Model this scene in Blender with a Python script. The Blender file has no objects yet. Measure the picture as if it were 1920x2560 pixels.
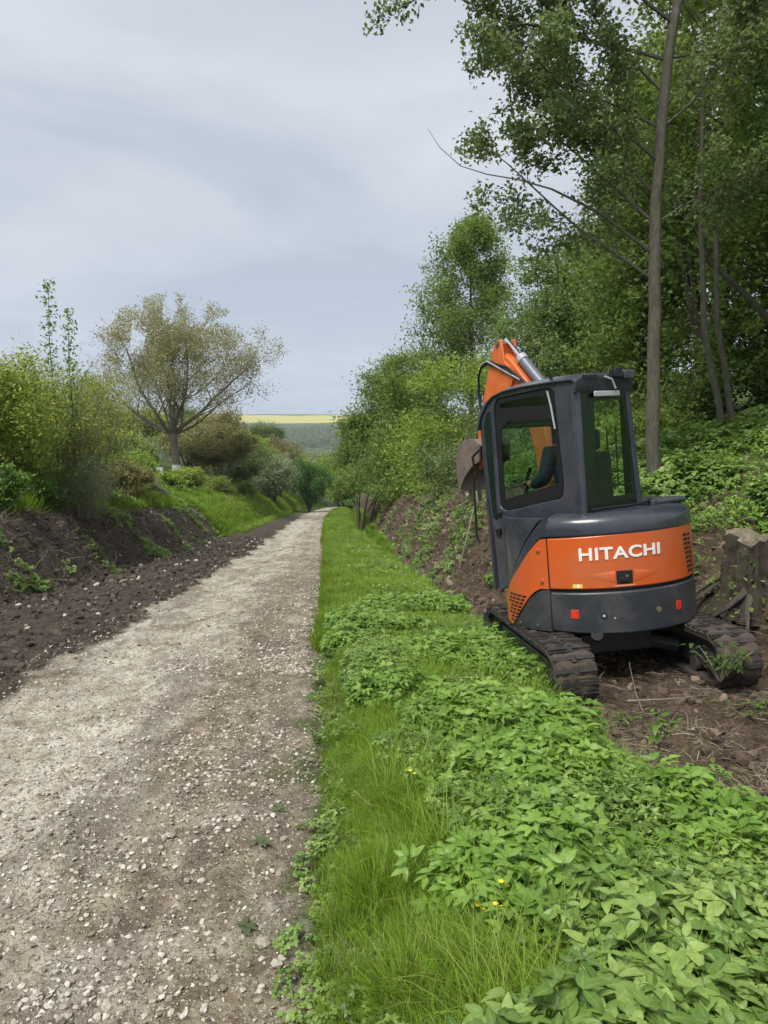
import bpy, bmesh, math, random
import numpy as np
from mathutils import Vector, Matrix, Euler
PI = math.pi
rad = math.radians
S = bpy.context.scene
C = S.collection
rng = np.random.default_rng(7)
random.seed(7)

# ------------------------------------------------------------------ camera
cam_d = bpy.data.cameras.new("camera")
cam = bpy.data.objects.new("camera", cam_d)
C.objects.link(cam)
cam_d.sensor_fit = 'VERTICAL'
cam_d.sensor_height = 36.0
cam_d.lens = 1900.0 / 2560.0 * 36.0
cam_d.clip_start = 0.05
cam_d.clip_end = 12000
cam.location = (0, 0, 1.6)
cam.rotation_euler = (PI / 2 - math.atan(240 / 1900.0), 0, 0)
S.camera = cam

# ------------------------------------------------------------------ sky and light
SUN_EL, SUN_AZ = 58.0, -140.0      # azimuth measured from +Y towards +X
world = bpy.data.worlds.new("World")
S.world = world
world.use_nodes = True
nt = world.node_tree
nt.nodes.clear()
def wn(t, **k):
    n = nt.nodes.new(t)
    for a, b in k.items(): setattr(n, a, b)
    return n
out = wn('ShaderNodeOutputWorld')
sky = wn('ShaderNodeTexSky', sky_type='NISHITA')
sky.sun_disc = False
sky.sun_elevation = rad(SUN_EL)
sky.sun_rotation = rad(SUN_AZ)
sky.air_density = 1.0; sky.dust_density = 3.0
bg1 = wn('ShaderNodeBackground'); bg1.inputs[1].default_value = 0.07
nt.links.new(sky.outputs[0], bg1.inputs[0])
# overcast cloud sheet: soft grey-blue banks, stretched towards the horizon
tc = wn('ShaderNodeTexCoord')
sep = wn('ShaderNodeSeparateXYZ'); nt.links.new(tc.outputs['Generated'], sep.inputs[0])
mx = wn('ShaderNodeMath', operation='MAXIMUM'); nt.links.new(sep.outputs[2], mx.inputs[0]); mx.inputs[1].default_value = 0.0
ad = wn('ShaderNodeMath', operation='ADD'); nt.links.new(mx.outputs[0], ad.inputs[0]); ad.inputs[1].default_value = 0.16
dx = wn('ShaderNodeMath', operation='DIVIDE'); nt.links.new(sep.outputs[0], dx.inputs[0]); nt.links.new(ad.outputs[0], dx.inputs[1])
dy = wn('ShaderNodeMath', operation='DIVIDE'); nt.links.new(sep.outputs[1], dy.inputs[0]); nt.links.new(ad.outputs[0], dy.inputs[1])
cmb = wn('ShaderNodeCombineXYZ'); nt.links.new(dx.outputs[0], cmb.inputs[0]); nt.links.new(dy.outputs[0], cmb.inputs[1])
mp = wn('ShaderNodeMapping'); mp.inputs['Scale'].default_value = (0.95, 1.1, 1.0); mp.inputs['Location'].default_value = (3.1, 0.7, 0)
nt.links.new(cmb.outputs[0], mp.inputs[0])
nz = wn('ShaderNodeTexNoise'); nz.inputs['Scale'].default_value = 0.85; nz.inputs['Detail'].default_value = 9; nz.inputs['Roughness'].default_value = 0.55
nz.inputs['Distortion'].default_value = 0.5
nt.links.new(mp.outputs[0], nz.inputs['Vector'])
cr = wn('ShaderNodeValToRGB')
cr.color_ramp.elements[0].position = 0.38; cr.color_ramp.elements[0].color = (0.305, 0.335, 0.385, 1)
cr.color_ramp.elements[1].position = 0.64; cr.color_ramp.elements[1].color = (0.410, 0.430, 0.460, 1)
nt.links.new(nz.outputs[0], cr.inputs[0])
# clearer, bluer belt low over the horizon
hz = wn('ShaderNodeValToRGB')
hz.color_ramp.elements[0].position = 0.0; hz.color_ramp.elements[0].color = (0.315, 0.375, 0.465, 1)
hz.color_ramp.elements[1].position = 0.22; hz.color_ramp.elements[1].color = (0.242, 0.283, 0.355, 1)
nt.links.new(mx.outputs[0], hz.inputs[0])
hm = wn('ShaderNodeValToRGB')
hm.color_ramp.elements[0].position = 0.02; hm.color_ramp.elements[0].color = (0.62, 0.62, 0.62, 1)
hm.color_ramp.elements[1].position = 0.34; hm.color_ramp.elements[1].color = (0, 0, 0, 1)
nt.links.new(mx.outputs[0], hm.inputs[0])
mix = wn('ShaderNodeMixRGB'); nt.links.new(hm.outputs[0], mix.inputs[0]); nt.links.new(cr.outputs[0], mix.inputs[1]); nt.links.new(hz.outputs[0], mix.inputs[2])
bg2 = wn('ShaderNodeBackground'); bg2.inputs[1].default_value = 1.0
nt.links.new(mix.outputs[0], bg2.inputs[0])
ms = wn('ShaderNodeMixShader'); ms.inputs[0].default_value = 0.92
nt.links.new(bg1.outputs[0], ms.inputs[1]); nt.links.new(bg2.outputs[0], ms.inputs[2])
nt.links.new(ms.outputs[0], out.inputs[0])

sun_d = bpy.data.lights.new("sun", 'SUN')
sun_d.energy = 2.3; sun_d.angle = rad(26); sun_d.color = (1.0, 0.965, 0.90)
sun = bpy.data.objects.new("sun", sun_d); C.objects.link(sun)
e, a = rad(SUN_EL), rad(SUN_AZ)
sv = Vector((math.sin(a) * math.cos(e), math.cos(a) * math.cos(e), math.sin(e)))
sun.rotation_euler = (-sv).to_track_quat('-Z', 'Y').to_euler()
S.view_settings.view_transform = 'Standard'
S.view_settings.look = 'None'
S.view_settings.exposure = 0.90
S.view_settings.gamma = 1.0
S.view_settings.use_curve_mapping = False
S.cycles.max_bounces = 8; S.cycles.diffuse_bounces = 3; S.cycles.glossy_bounces = 3
S.cycles.transmission_bounces = 4; S.cycles.transparent_max_bounces = 12; S.cycles.volume_bounces = 0
S.cycles.use_adaptive_sampling = True; S.cycles.adaptive_threshold = 0.02
S.cycles.use_denoising = True
S.cycles.caustics_reflective = False; S.cycles.caustics_refractive = False

# ------------------------------------------------------------------ object helpers
def tag(o, label=None, cat=None, group=None, kind=None):
    if label: o['label'] = label
    if cat: o['category'] = cat
    if group: o['group'] = group
    if kind: o['kind'] = kind
    return o
def empty(name, loc=(0, 0, 0), rot=None):
    o = bpy.data.objects.new(name, None); C.objects.link(o); o.location = loc
    o.empty_display_size = 0.1
    if rot is not None: o.rotation_euler = rot
    return o
def link(name, me, parent=None):
    o = bpy.data.objects.new(name, me); C.objects.link(o)
    if parent is not None: o.parent = parent
    return o
def np_mesh(name, V, F, mats, smooth=True, fattr=None, mat_idx=None, vcol=None):
    """V (n,3); F (m,k) with k the same for all faces, or list of such arrays"""
    me = bpy.data.meshes.new(name)
    Fs = F if isinstance(F, list) else [F]
    Fs = [np.asarray(f, dtype=np.int32) for f in Fs if len(f)]
    nl = sum(f.size for f in Fs); nf = sum(len(f) for f in Fs)
    me.vertices.add(len(V)); me.vertices.foreach_set('co', np.asarray(V, dtype=np.float32).ravel())
    me.loops.add(nl); me.polygons.add(nf)
    me.loops.foreach_set('vertex_index', np.concatenate([f.ravel() for f in Fs]))
    st = []; p = 0
    for f in Fs:
        st.append(p + np.arange(len(f)) * f.shape[1]); p += f.size
    me.polygons.foreach_set('loop_start', np.concatenate(st).astype(np.int32))
    me.polygons.foreach_set('use_smooth', np.full(nf, smooth))
    for m in (mats if isinstance(mats, (list, tuple)) else [mats]): me.materials.append(m)
    if mat_idx is not None: me.polygons.foreach_set('material_index', np.asarray(mat_idx, dtype=np.int32))
    me.update(calc_edges=True)
    if fattr:
        for k, v in fattr.items():
            at = me.attributes.new(k, 'FLOAT', 'FACE'); at.data.foreach_set('value', np.asarray(v, dtype=np.float32))
    if vcol:
        for k, v in vcol.items():
            at = me.attributes.new(k, 'FLOAT_COLOR', 'POINT')
            vv = np.ones((len(V), 4), dtype=np.float32); vv[:, :3] = v
            at.data.foreach_set('color', vv.ravel())
    return me
class MB:
    """collects simple solids into one mesh"""
    def __init__(s): s.v = []; s.f = []
    def add(s, vs, fs):
        n = len(s.v); s.v += [tuple(v) for v in vs]; s.f += [tuple(i + n for i in f) for f in fs]; return s
    def box(s, lo, hi, M=None):
        x0, y0, z0 = lo; x1, y1, z1 = hi
        v = [Vector(p) for p in ((x0,y0,z0),(x1,y0,z0),(x1,y1,z0),(x0,y1,z0),(x0,y0,z1),(x1,y0,z1),(x1,y1,z1),(x0,y1,z1))]
        if M is not None: v = [M @ p for p in v]
        return s.add(v, [(0,3,2,1),(4,5,6,7),(0,1,5,4),(1,2,6,5),(2,3,7,6),(3,0,4,7)])
    def prism(s, poly, fn0, fn1):
        """poly: list of 2D points; fn0/fn1 map a 2D point to 3D for the two end faces"""
        n = len(poly)
        v = [Vector(fn0(p)) for p in poly] + [Vector(fn1(p)) for p in poly]
        return s.add(v, [tuple(range(n))[::-1], tuple(range(n, 2 * n))] + [(i, (i+1) % n, n + (i+1) % n, n + i) for i in range(n)])
    def tube(s, pts, rs, seg=8, cap=True):
        pts = [Vector(p) for p in pts]
        if not hasattr(rs, '__len__'): rs = [rs] * len(pts)
        n0 = len(s.v); ref = None
        for i, p in enumerate(pts):
            t = (pts[min(i+1, len(pts)-1)] - pts[max(i-1, 0)])
            if t.length < 1e-9: t = Vector((0, 0, 1))
            t.normalize()
            if ref is None: ref = t.orthogonal().normalized()
            ref = (ref - t * ref.dot(t))
            if ref.length < 1e-6: ref = t.orthogonal()
            ref.normalize(); b = t.cross(ref)
            for k in range(seg):
                an = 2 * PI * k / seg
                s.v.append(tuple(p + (ref * math.cos(an) + b * math.sin(an)) * rs[i]))
        for i in range(len(pts) - 1):
            for k in range(seg):
                k2 = (k + 1) % seg
                s.f.append((n0 + i*seg + k, n0 + i*seg + k2, n0 + (i+1)*seg + k2, n0 + (i+1)*seg + k))
        if cap:
            s.f.append(tuple(n0 + k for k in range(seg))[::-1])
            s.f.append(tuple(n0 + (len(pts)-1)*seg + k for k in range(seg)))
        return s
    def cyl(s, c, axis, r, h, seg=20):
        a = Vector(axis).normalized(); c = Vector(c)
        return s.tube([c - a*h/2, c + a*h/2], r, seg)
    def build(s, name, m, parent=None, smooth=True, ang=35, bevel=0, bseg=2, M=None):
        me = bpy.data.meshes.new(name)
        vs = s.v if M is None else [tuple(M @ Vector(v)) for v in s.v]
        me.from_pydata(vs, [], s.f); me.materials.append(m); me.update()
        bm = bmesh.new(); bm.from_mesh(me); bmesh.ops.recalc_face_normals(bm, faces=bm.faces); bm.to_mesh(me); bm.free()
        if smooth:
            me.polygons.foreach_set('use_smooth', [True] * len(me.polygons)); me.set_sharp_from_angle(angle=rad(ang))
        o = link(name, me, parent)
        if bevel:
            md = o.modifiers.new('bevel', 'BEVEL'); md.width = bevel; md.segments = bseg; md.limit_method = 'ANGLE'; md.angle_limit = rad(30)
        return o

# ------------------------------------------------------------------ noise for geometry
def _hash(ix, iy, seed):
    h = (ix.astype(np.int64) * 374761393 + iy.astype(np.int64) * 668265263 + seed * 1442695041) & 0xffffffff
    h = ((h ^ (h >> 13)) * 1274126177) & 0xffffffff
    h = h ^ (h >> 16)
    return (h & 0xffffff) / float(0xffffff)
def vnoise(x, y, seed=0):
    x = np.asarray(x, float); y = np.asarray(y, float)
    ix = np.floor(x); iy = np.floor(y); fx = x - ix; fy = y - iy
    fx = fx*fx*(3-2*fx); fy = fy*fy*(3-2*fy)
    a = _hash(ix, iy, seed); b = _hash(ix+1, iy, seed); c = _hash(ix, iy+1, seed); d = _hash(ix+1, iy+1, seed)
    return (a*(1-fx)+b*fx)*(1-fy) + (c*(1-fx)+d*fx)*fy - 0.5
def fbm(x, y, seed=0, oct=4, gain=0.5):
    r = 0; A = 1.0; f = 1.0
    for k in range(oct):
        r = r + A * vnoise(x*f + 17.3*k, y*f - 9.1*k, seed + k); A *= gain; f *= 2.03
    return r
def sstep(a, b, x):
    t = np.clip((np.asarray(x, float) - a) / (b - a), 0, 1); return t*t*(3-2*t)

# ------------------------------------------------------------------ terrain shape
_XR = np.array([(-20,1.6),(0,-.06),(60,-4.75),(85,-6.1),(104,-6.4),(119,-5.6),(140,-3.0),(170,1.5),(250,5),(400,40),(4000,40)], float)
_DR = np.array([(-20,-2),(0,0),(6,.58),(15,1.75),(27,3.2),(57,6.4),(119,12.5),(200,24),(400,47),(800,58),(1200,40),(1700,16),(2000,6),(2350,-4),(2500,-8),(2800,-4),(4000,20)], float)
def smooth_interp(t, T, w):
    return (np.interp(t - w, T[:,0], T[:,1]) + 2*np.interp(t, T[:,0], T[:,1]) + np.interp(t + w, T[:,0], T[:,1])) / 4
def Xr(y): return smooth_interp(np.asarray(y, float), _XR, 1.5 + np.abs(np.asarray(y, float))*0.1)
def drop(y): return smooth_interp(np.asarray(y, float), _DR, 1.0 + np.abs(np.asarray(y, float))*0.06)
_LP = np.array([(-200,16),(-60,12),(-30,8.0),(-20,5.8),(-14,4.0),(-11.5,3.2),(-8.5,2.0),(-6.8,1.50),(-6.3,1.22),(-5.35,.04),(-4.95,-.24),(-4.7,-.16),(-4.35,.13),(-3.9,.07),(-3.4,.09),(-2.7,.035),(-2.4,0),(-1.9,-.02),(-1.3,.02),(-.6,-.015),(0,0),(.3,.05),(1.2,.07),(1.8,.02)], float)
def foot(y): return np.interp(y, [0,7,8,9.5,11,13,60], [4.2,3.55,3.2,2.5,2.2,2.1,2.2])
def base_h(x, y):
    x = np.asarray(x, float); y = np.asarray(y, float)
    u = x - Xr(y); g = -drop(y)
    L = np.interp(u, _LP[:,0], _LP[:,1])
    wf = 1 - sstep(110, 260, y)                          # cross profile dies out in the valley
    L = np.where(u < 0, L, np.interp(u, _LP[:,0], _LP[:,1]))
    uf = foot(y)
    low = -0.10 - 0.05*sstep(8, 14, y)                   # dug strip
    cut = sstep(1.75, 2.1, u)
    r = L*(1-cut) + low*cut
    hh = np.interp(y, [0,5,7,9,12,60], [.3,.75,1.0,1.55,1.9,2.2])
    wd = np.interp(y, [0,7,9,12], [1.3,.75,1.0,1.25])
    bank = hh * sstep(-.1, 1, (u - uf)/wd) + np.clip(u - uf - wd, 0, 25)*0.30 + np.clip(u-uf-wd-25,0,200)*.05
    r = np.where(u > 1.75, r + bank, r)
    z = g + np.where(u < 0, L*wf, r*wf)
    # the plane the machine stands on
    zp = -.49 + .0796*(x-1.88) - .0735*(y-6.25)
    w = sstep(.75, 1.15, x) * (1 - sstep(2.85, 3.15, x)) * sstep(3.6, 4.8, y) * (1 - sstep(7.5, 8.6, y))
    return z*(1-w) + zp*w
def zones(x, y):
    """weights: gravel, mud (dark wet soil), soil (brown bank), green"""
    u = x - Xr(y)
    n = fbm(x*1.3, y*.7, 31, 4); n2 = fbm(x*5, y*5, 37, 3)
    wl = -2.5 + .45*n + .12*n2
    mud = (1 - sstep(wl-.06, wl+.12, u)) * sstep(-8.6, -6.6, u + 1.2*n)
    grass = sstep(.0, .22, u + .25*n2 + .1*n) * (1 - sstep(1.6, 2.05, u + .4*n))
    grass = grass * (1 - sstep(2.9, 4.5, x*2 - y*.0 + 0*y)*0)
    gl = 1 - sstep(-7.6, -6.5, u + 1.5*n + .6*n2)
    bankg = sstep(34, 52, y) * sstep(-4.9, -5.4, u) if False else sstep(36, 50, y + 8*n) * (u < -4.2 + 1.3*sstep(50, 75, y) + .4*n2)
    soil = sstep(1.65, 2.0, u + .3*n) * (1 - sstep(5.2, 7.5, u + 1.5*n))
    gr = sstep(5.2, 7.5, u + 1.5*n)
    far = sstep(60, 100, y)
    green = np.clip(grass + gl + gr + bankg, 0, 1)
    soil = soil * (1 - .5*far)
    green = np.clip(np.maximum(green, far * np.where((u > -2.3) & (u < 0), 0, 1)), 0, 1)
    return mud*(1-green), soil*(1-green), green
def rough_h(x, y):
    """surface relief, by zone"""
    mud, soil, green = zones(x, y)
    near = 1 - sstep(40, 90, y)
    mach = sstep(.9, 1.2, x) * (1 - sstep(2.8, 3.1, x)) * sstep(4.6, 5.0, y) * (1 - sstep(7.6, 8.2, y))
    a = fbm(x*2.1, y*2.1, 3, 5, .55)
    b = fbm(x*9, y*9, 5, 4, .6)
    c = fbm(x*28, y*28, 8, 3, .6)
    u = x - Xr(y)
    grav = .040*a + .020*b + .017*c + .010*fbm(x*55, y*55, 9, 2)
    # clods and tool marks
    m = .045*a + .030*b + .024*c + .018*np.abs(fbm(x*14+3, y*4, 12, 3))
    s = .20*a + .11*b + .035*c
    bankL = sstep(-5.2, -5.5, u) if False else (u < -5.1)
    m = np.where(bankL, m*2.4 + .08*fbm(x*1.5 + y*3.5, y*.5, 22, 3), m)
    g = .07*a + .02*b
    h = grav*(1-np.clip(mud+soil+green,0,1)) + m*mud + s*soil*(1-.65*mach) + g*green
    return h * near
def H(x, y):
    return base_h(x, y) + rough_h(x, y)
def Hs(x, y): return float(H(np.array([x]), np.array([y]))[0])

# ------------------------------------------------------------------ materials
def new_mat(name):
    m = bpy.data.materials.new(name); m.use_nodes = True
    t = m.node_tree; t.nodes.clear()
    o = t.nodes.new('ShaderNodeOutputMaterial'); b = t.nodes.new('ShaderNodeBsdfPrincipled')
    t.links.new(b.outputs[0], o.inputs[0])
    return m, t, b, o
def node(t, ty, **k):
    n = t.nodes.new(ty)
    for a, v in k.items():
        if a.startswith('i_'):
            key = a[2:]; key = int(key) if key.isdigit() else key.replace('_', ' ')
            n.inputs[key].default_value = v
        else: setattr(n, a, v)
    return n
def ramp(t, src, stops, interp='LINEAR'):
    r = t.nodes.new('ShaderNodeValToRGB'); e = r.color_ramp.elements
    r.color_ramp.interpolation = interp
    while len(e) < len(stops): e.new(0.5)
    for i, (p, c) in enumerate(stops):
        e[i].position = p; e[i].color = (c[0], c[1], c[2], 1) if hasattr(c, '__len__') else (c, c, c, 1)
    t.links.new(src, r.inputs[0]); return r.outputs[0]
def mixc(t, fac, a, b, mode='MIX'):
    n = t.nodes.new('ShaderNodeMixRGB'); n.blend_type = mode
    for i, v in enumerate((fac, a, b)):
        if hasattr(v, 'is_linked') or hasattr(v, 'links'): t.links.new(v, n.inputs[i])
        elif i == 0: n.inputs[0].default_value = v
        else: n.inputs[i].default_value = (*v, 1)
    return n.outputs[0]
def noise(t, scale, detail=4, rough=0.55, vec=None, dist=0.0, out=0):
    n = node(t, 'ShaderNodeTexNoise'); n.inputs['Scale'].default_value = scale; n.inputs['Detail'].default_value = detail
    n.inputs['Roughness'].default_value = rough; n.inputs['Distortion'].default_value = dist
    if vec is not None: t.links.new(vec, n.inputs['Vector'])
    return n.outputs[out]
def math_(t, op, a, b=0.0, clamp=False):
    n = node(t, 'ShaderNodeMath', operation=op, use_clamp=clamp)
    for i, v in enumerate((a, b)):
        if hasattr(v, 'links'): t.links.new(v, n.inputs[i])
        else: n.inputs[i].default_value = v
    return n.outputs[0]
def bump(t, b, h, strength=0.5, dist=0.02):
    n = node(t, 'ShaderNodeBump'); n.inputs['Strength'].default_value = strength; n.inputs['Distance'].default_value = dist
    t.links.new(h, n.inputs['Height']); t.links.new(n.outputs[0], b.inputs['Normal']); return n

def ground_material():
    m, t, b, o = new_mat('ground earth and gravel')
    geo = node(t, 'ShaderNodeNewGeometry'); P = geo.outputs['Position']
    z = node(t, 'ShaderNodeAttribute', attribute_name='zone'); s = node(t, 'ShaderNodeSeparateColor'); t.links.new(z.outputs['Color'], s.inputs[0])
    mud, soil, green = s.outputs[0], s.outputs[1], s.outputs[2]
    lane = node(t, 'ShaderNodeAttribute', attribute_name='lane').outputs['Fac']   # 0 pale packed limestone .. 1 brown loose pebbly edge
    n1 = noise(t, 1.3, 5, .6, P, .4); n2 = noise(t, 7, 5, .65, P, .6); n3 = noise(t, 42, 4, .7, P); n4 = noise(t, 170, 3, .7, P)
    pale = ramp(t, n2, [(.28, (.25, .21, .155)), (.42, (.47, .415, .325)), (.58, (.63, .59, .495))])
    brown = ramp(t, n2, [(.30, (.11, .082, .052)), (.48, (.225, .178, .122)), (.66, (.42, .36, .265))])
    lf = math_(t, 'ADD', lane, math_(t, 'MULTIPLY', math_(t, 'SUBTRACT', n1, .5), 3.4), True)
    grav = mixc(t, lf, pale, brown)
    grav = mixc(t, ramp(t, noise(t, 2.6, 5, .6, P, .8), [(.52, 0), (.68, .45)]), grav, (.145, .150, .085))       # algae and moss film
    mps = node(t, 'ShaderNodeMapping'); mps.inputs['Scale'].default_value = (2.6, .42, 1); mps.inputs['Rotation'].default_value = (0, 0, -.083); t.links.new(P, mps.inputs[0])
    ns = noise(t, 1.0, 6, .65, mps.outputs[0], .6)
    grav = mixc(t, ramp(t, ns, [(.40, .60), (.52, 0)]), grav, (.150, .125, .095))
    grav = mixc(t, ramp(t, ns, [(.56, 0), (.70, .40)]), grav, (.66, .63, .55))
    grav = mixc(t, ramp(t, n3, [(.36, .85), (.50, 0)]), grav, (.075, .060, .047))                            # dark pits
    # small stones in the surface
    def stones(scale, lo, hi):
        v = node(t, 'ShaderNodeTexVoronoi', feature='F1'); v.inputs['Scale'].default_value = scale
        wv = node(t, 'ShaderNodeVectorMath', operation='ADD'); t.links.new(P, wv.inputs[0])
        nn = node(t, 'ShaderNodeTexNoise'); nn.inputs['Scale'].default_value = scale*.8; t.links.new(P, nn.inputs['Vector'])
        sc = node(t, 'ShaderNodeVectorMath', operation='SCALE'); t.links.new(nn.outputs['Color'], sc.inputs[0]); sc.inputs['Scale'].default_value = .5/scale
        t.links.new(sc.outputs[0], wv.inputs[1]); t.links.new(wv.outputs[0], v.inputs['Vector'])
        sepc = node(t, 'ShaderNodeSeparateColor'); t.links.new(v.outputs['Color'], sepc.inputs[0])
        pick = math_(t, 'GREATER_THAN', sepc.outputs[0], lo)
        body = ramp(t, v.outputs['Distance'], [(hi*.55, 1), (hi, 0)])
        return math_(t, 'MULTIPLY', pick, body), sepc.outputs[1], v.outputs['Distance']
    a1, c1, d1 = stones(95, .45, .42)
    a2, c2, d2 = stones(42, .62, .36)
    stc = ramp(t, c1, [(.0, (.30, .26, .21)), (.6, (.52, .475, .40)), (1, (.70, .66, .58))])
    grav = mixc(t, math_(t, 'MULTIPLY', a1, .75), grav, stc)
    stc2 = ramp(t, c2, [(.0, (.34, .29, .24)), (.6, (.55, .50, .43)), (1, (.74, .70, .62))])
    grav = mixc(t, math_(t, 'MULTIPLY', a2, .8), grav, stc2)
    mudc = ramp(t, n2, [(.28, (.028, .022, .017)), (.5, (.066, .053, .042)), (.72, (.14, .115, .092))])
    mudc = mixc(t, ramp(t, n1, [(.45, 0), (.65, .35)]), mudc, (.108, .090, .072))
    mudc = mixc(t, math_(t, 'MULTIPLY', math_(t, 'MULTIPLY', a2, ramp(t, noise(t, 3, 2, .5, P), [(.5, 0), (.62, .8)])), 1.0), mudc, (.42, .38, .33))
    soilc = ramp(t, n2, [(.28, (.034, .024, .016)), (.5, (.088, .064, .044)), (.72, (.17, .125, .086))])
    soilc = mixc(t, ramp(t, n3, [(.55, 0), (.75, .6)]), soilc, (.21, .155, .11))
    grc = ramp(t, n2, [(.3, (.030, .045, .014)), (.5, (.055, .095, .022)), (.7, (.095, .15, .035))])
    grc = mixc(t, ramp(t, n3, [(.5, 0), (.7, .5)]), grc, (.11, .095, .05))
    c = mixc(t, mud, grav, mudc); c = mixc(t, soil, c, soilc)
    gm = ramp(t, math_(t, 'ADD', green, math_(t, 'MULTIPLY', math_(t, 'SUBTRACT', n3, .5), .9)), [(.35, 0), (.6, 1)])
    c = mixc(t, gm, c, grc)
    t.links.new(c, b.inputs['Base Color'])
    rr = mixc(t, mud, (.90,)*3, (.92,)*3); t.links.new(rr, b.inputs['Roughness'])
    b.inputs['Specular IOR Level'].default_value = .12
    h = math_(t, 'ADD', math_(t, 'MULTIPLY', n3, 1.0), math_(t, 'MULTIPLY', n4, .35))
    h = math_(t, 'ADD', h, math_(t, 'MULTIPLY', a1, .25)); h = math_(t, 'ADD', h, math_(t, 'MULTIPLY', a2, .45))
    bump(t, b, h, .9, .02)
    return m

def leaf_mat(name, dark, mid, light, trans=.48, rough=.5, brown=None, wscale=.5, obj_rand=False, rib=False):
    """leaf colour varies leaf by leaf ('tint' attribute or per-instance random) and patch by patch"""
    m, t, b, o = new_mat(name)
    geo = node(t, 'ShaderNodeNewGeometry')
    if obj_rand:
        r = node(t, 'ShaderNodeObjectInfo').outputs['Random']
    else:
        r = node(t, 'ShaderNodeAttribute', attribute_name='tint').outputs['Fac']
    n = noise(t, wscale, 3, .6, geo.outputs['Position'])
    f = math_(t, 'ADD', math_(t, 'MULTIPLY', r, .6), math_(t, 'MULTIPLY', n, .5))
    c = ramp(t, f, [(.22, dark), (.52, mid), (.86, light)])
    if rib:
        ra = node(t, 'ShaderNodeAttribute', attribute_name='rib').outputs['Fac']
        c = mixc(t, ramp(t, ra, [(.80, 0), (.97, .22)]), c, tuple(min(1, q*1.5) for q in light))
        c = mixc(t, ramp(t, noise(t, 55, 3, .6, geo.outputs['Position']), [(.35, .30), (.55, 0)]), c, dark)
    if brown is not None:
        c = mixc(t, ramp(t, r, [(.86, 0), (.93, .8)]), c, brown)
    t.links.new(c, b.inputs['Base Color']); b.inputs['Roughness'].default_value = rough
    b.inputs['Specular IOR Level'].default_value = .35
    tr = node(t, 'ShaderNodeBsdfTranslucent')
    hsv = node(t, 'ShaderNodeHueSaturation'); hsv.inputs['Hue'].default_value = .485; hsv.inputs['Saturation'].default_value = 1.05; hsv.inputs['Value'].default_value = 1.5
    t.links.new(c, hsv.inputs['Color']); t.links.new(hsv.outputs[0], tr.inputs[0])
    ms = node(t, 'ShaderNodeMixShader'); ms.inputs[0].default_value = trans
    t.links.new(b.outputs[0], ms.inputs[1]); t.links.new(tr.outputs[0], ms.inputs[2]); t.links.new(ms.outputs[0], o.inputs[0])
    return m
def bark_mat(name, c0, c1, scale=14, rough=.85, lime=None):
    m, t, b, o = new_mat(name)
    tcn = node(t, 'ShaderNodeTexCoord'); mp = node(t, 'ShaderNodeMapping'); mp.inputs['Scale'].default_value = (1, 1, .3)
    t.links.new(tcn.outputs['Object'], mp.inputs[0])
    n = noise(t, scale, 7, .75, mp.outputs[0]); n2 = noise(t, scale*.2, 3, .5, tcn.outputs['Object'])
    c = ramp(t, n, [(.3, c0), (.7, c1)])
    c = mixc(t, ramp(t, n2, [(.45, 0), (.65, .3)]), c, (.085, .095, .05))
    if lime is not None:
        sp = node(t, 'ShaderNodeSeparateXYZ'); t.links.new(tcn.outputs['Object'], sp.inputs[0])
        f = ramp(t, math_(t, 'ADD', sp.outputs[2], math_(t, 'MULTIPLY', n, .4)), [(min(.99, lime*.5), 1), (min(1, lime*.5+.05), 0)])
        sp2 = math_(t, 'MULTIPLY', sp.outputs[2], .5)
        f = ramp(t, sp2, [(lime*.5, 1), (lime*.5+.04, 0)])
        c = mixc(t, f, c, (.62, .60, .56))
    t.links.new(c, b.inputs['Base Color']); b.inputs['Roughness'].default_value = rough
    bump(t, b, n, 1.0, .02)
    return m
def plain(name, col, rough=.5, metal=0.0, var=.12, scale=6, bmp=0.0, dirt=0.0, dirtc=(.16, .13, .10), spec=.5, coat=0.0):
    m, t, b, o = new_mat(name)
    tcn = node(t, 'ShaderNodeTexCoord'); n = noise(t, scale, 5, .6, tcn.outputs['Object'])
    lo = tuple(c*(1-var) for c in col); hi = tuple(min(1, c*(1+var)) for c in col)
    c = ramp(t, n, [(.3, lo), (.7, hi)])
    if dirt:
        n2 = noise(t, 3.2, 6, .7, tcn.outputs['Object'], .5)
        n3 = noise(t, 60, 3, .7, tcn.outputs['Object'])
        f = math_(t, 'MULTIPLY', ramp(t, n2, [(.42, 0), (.75, dirt)]), ramp(t, n3, [(.3, .5), (.6, 1)]))
        c = mixc(t, f, c, dirtc)
        rr = math_(t, 'ADD', math_(t, 'MULTIPLY', f, .5), rough, True); t.links.new(rr, b.inputs['Roughness'])
    else: b.inputs['Roughness'].default_value = rough
    t.links.new(c, b.inputs['Base Color']); b.inputs['Metallic'].default_value = metal
    b.inputs['Specular IOR Level'].default_value = spec; b.inputs['Coat Weight'].default_value = coat
    if bmp: bump(t, b, noise(t, scale*5, 4, .6, tcn.outputs['Object']), bmp, .006)
    return m

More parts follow.
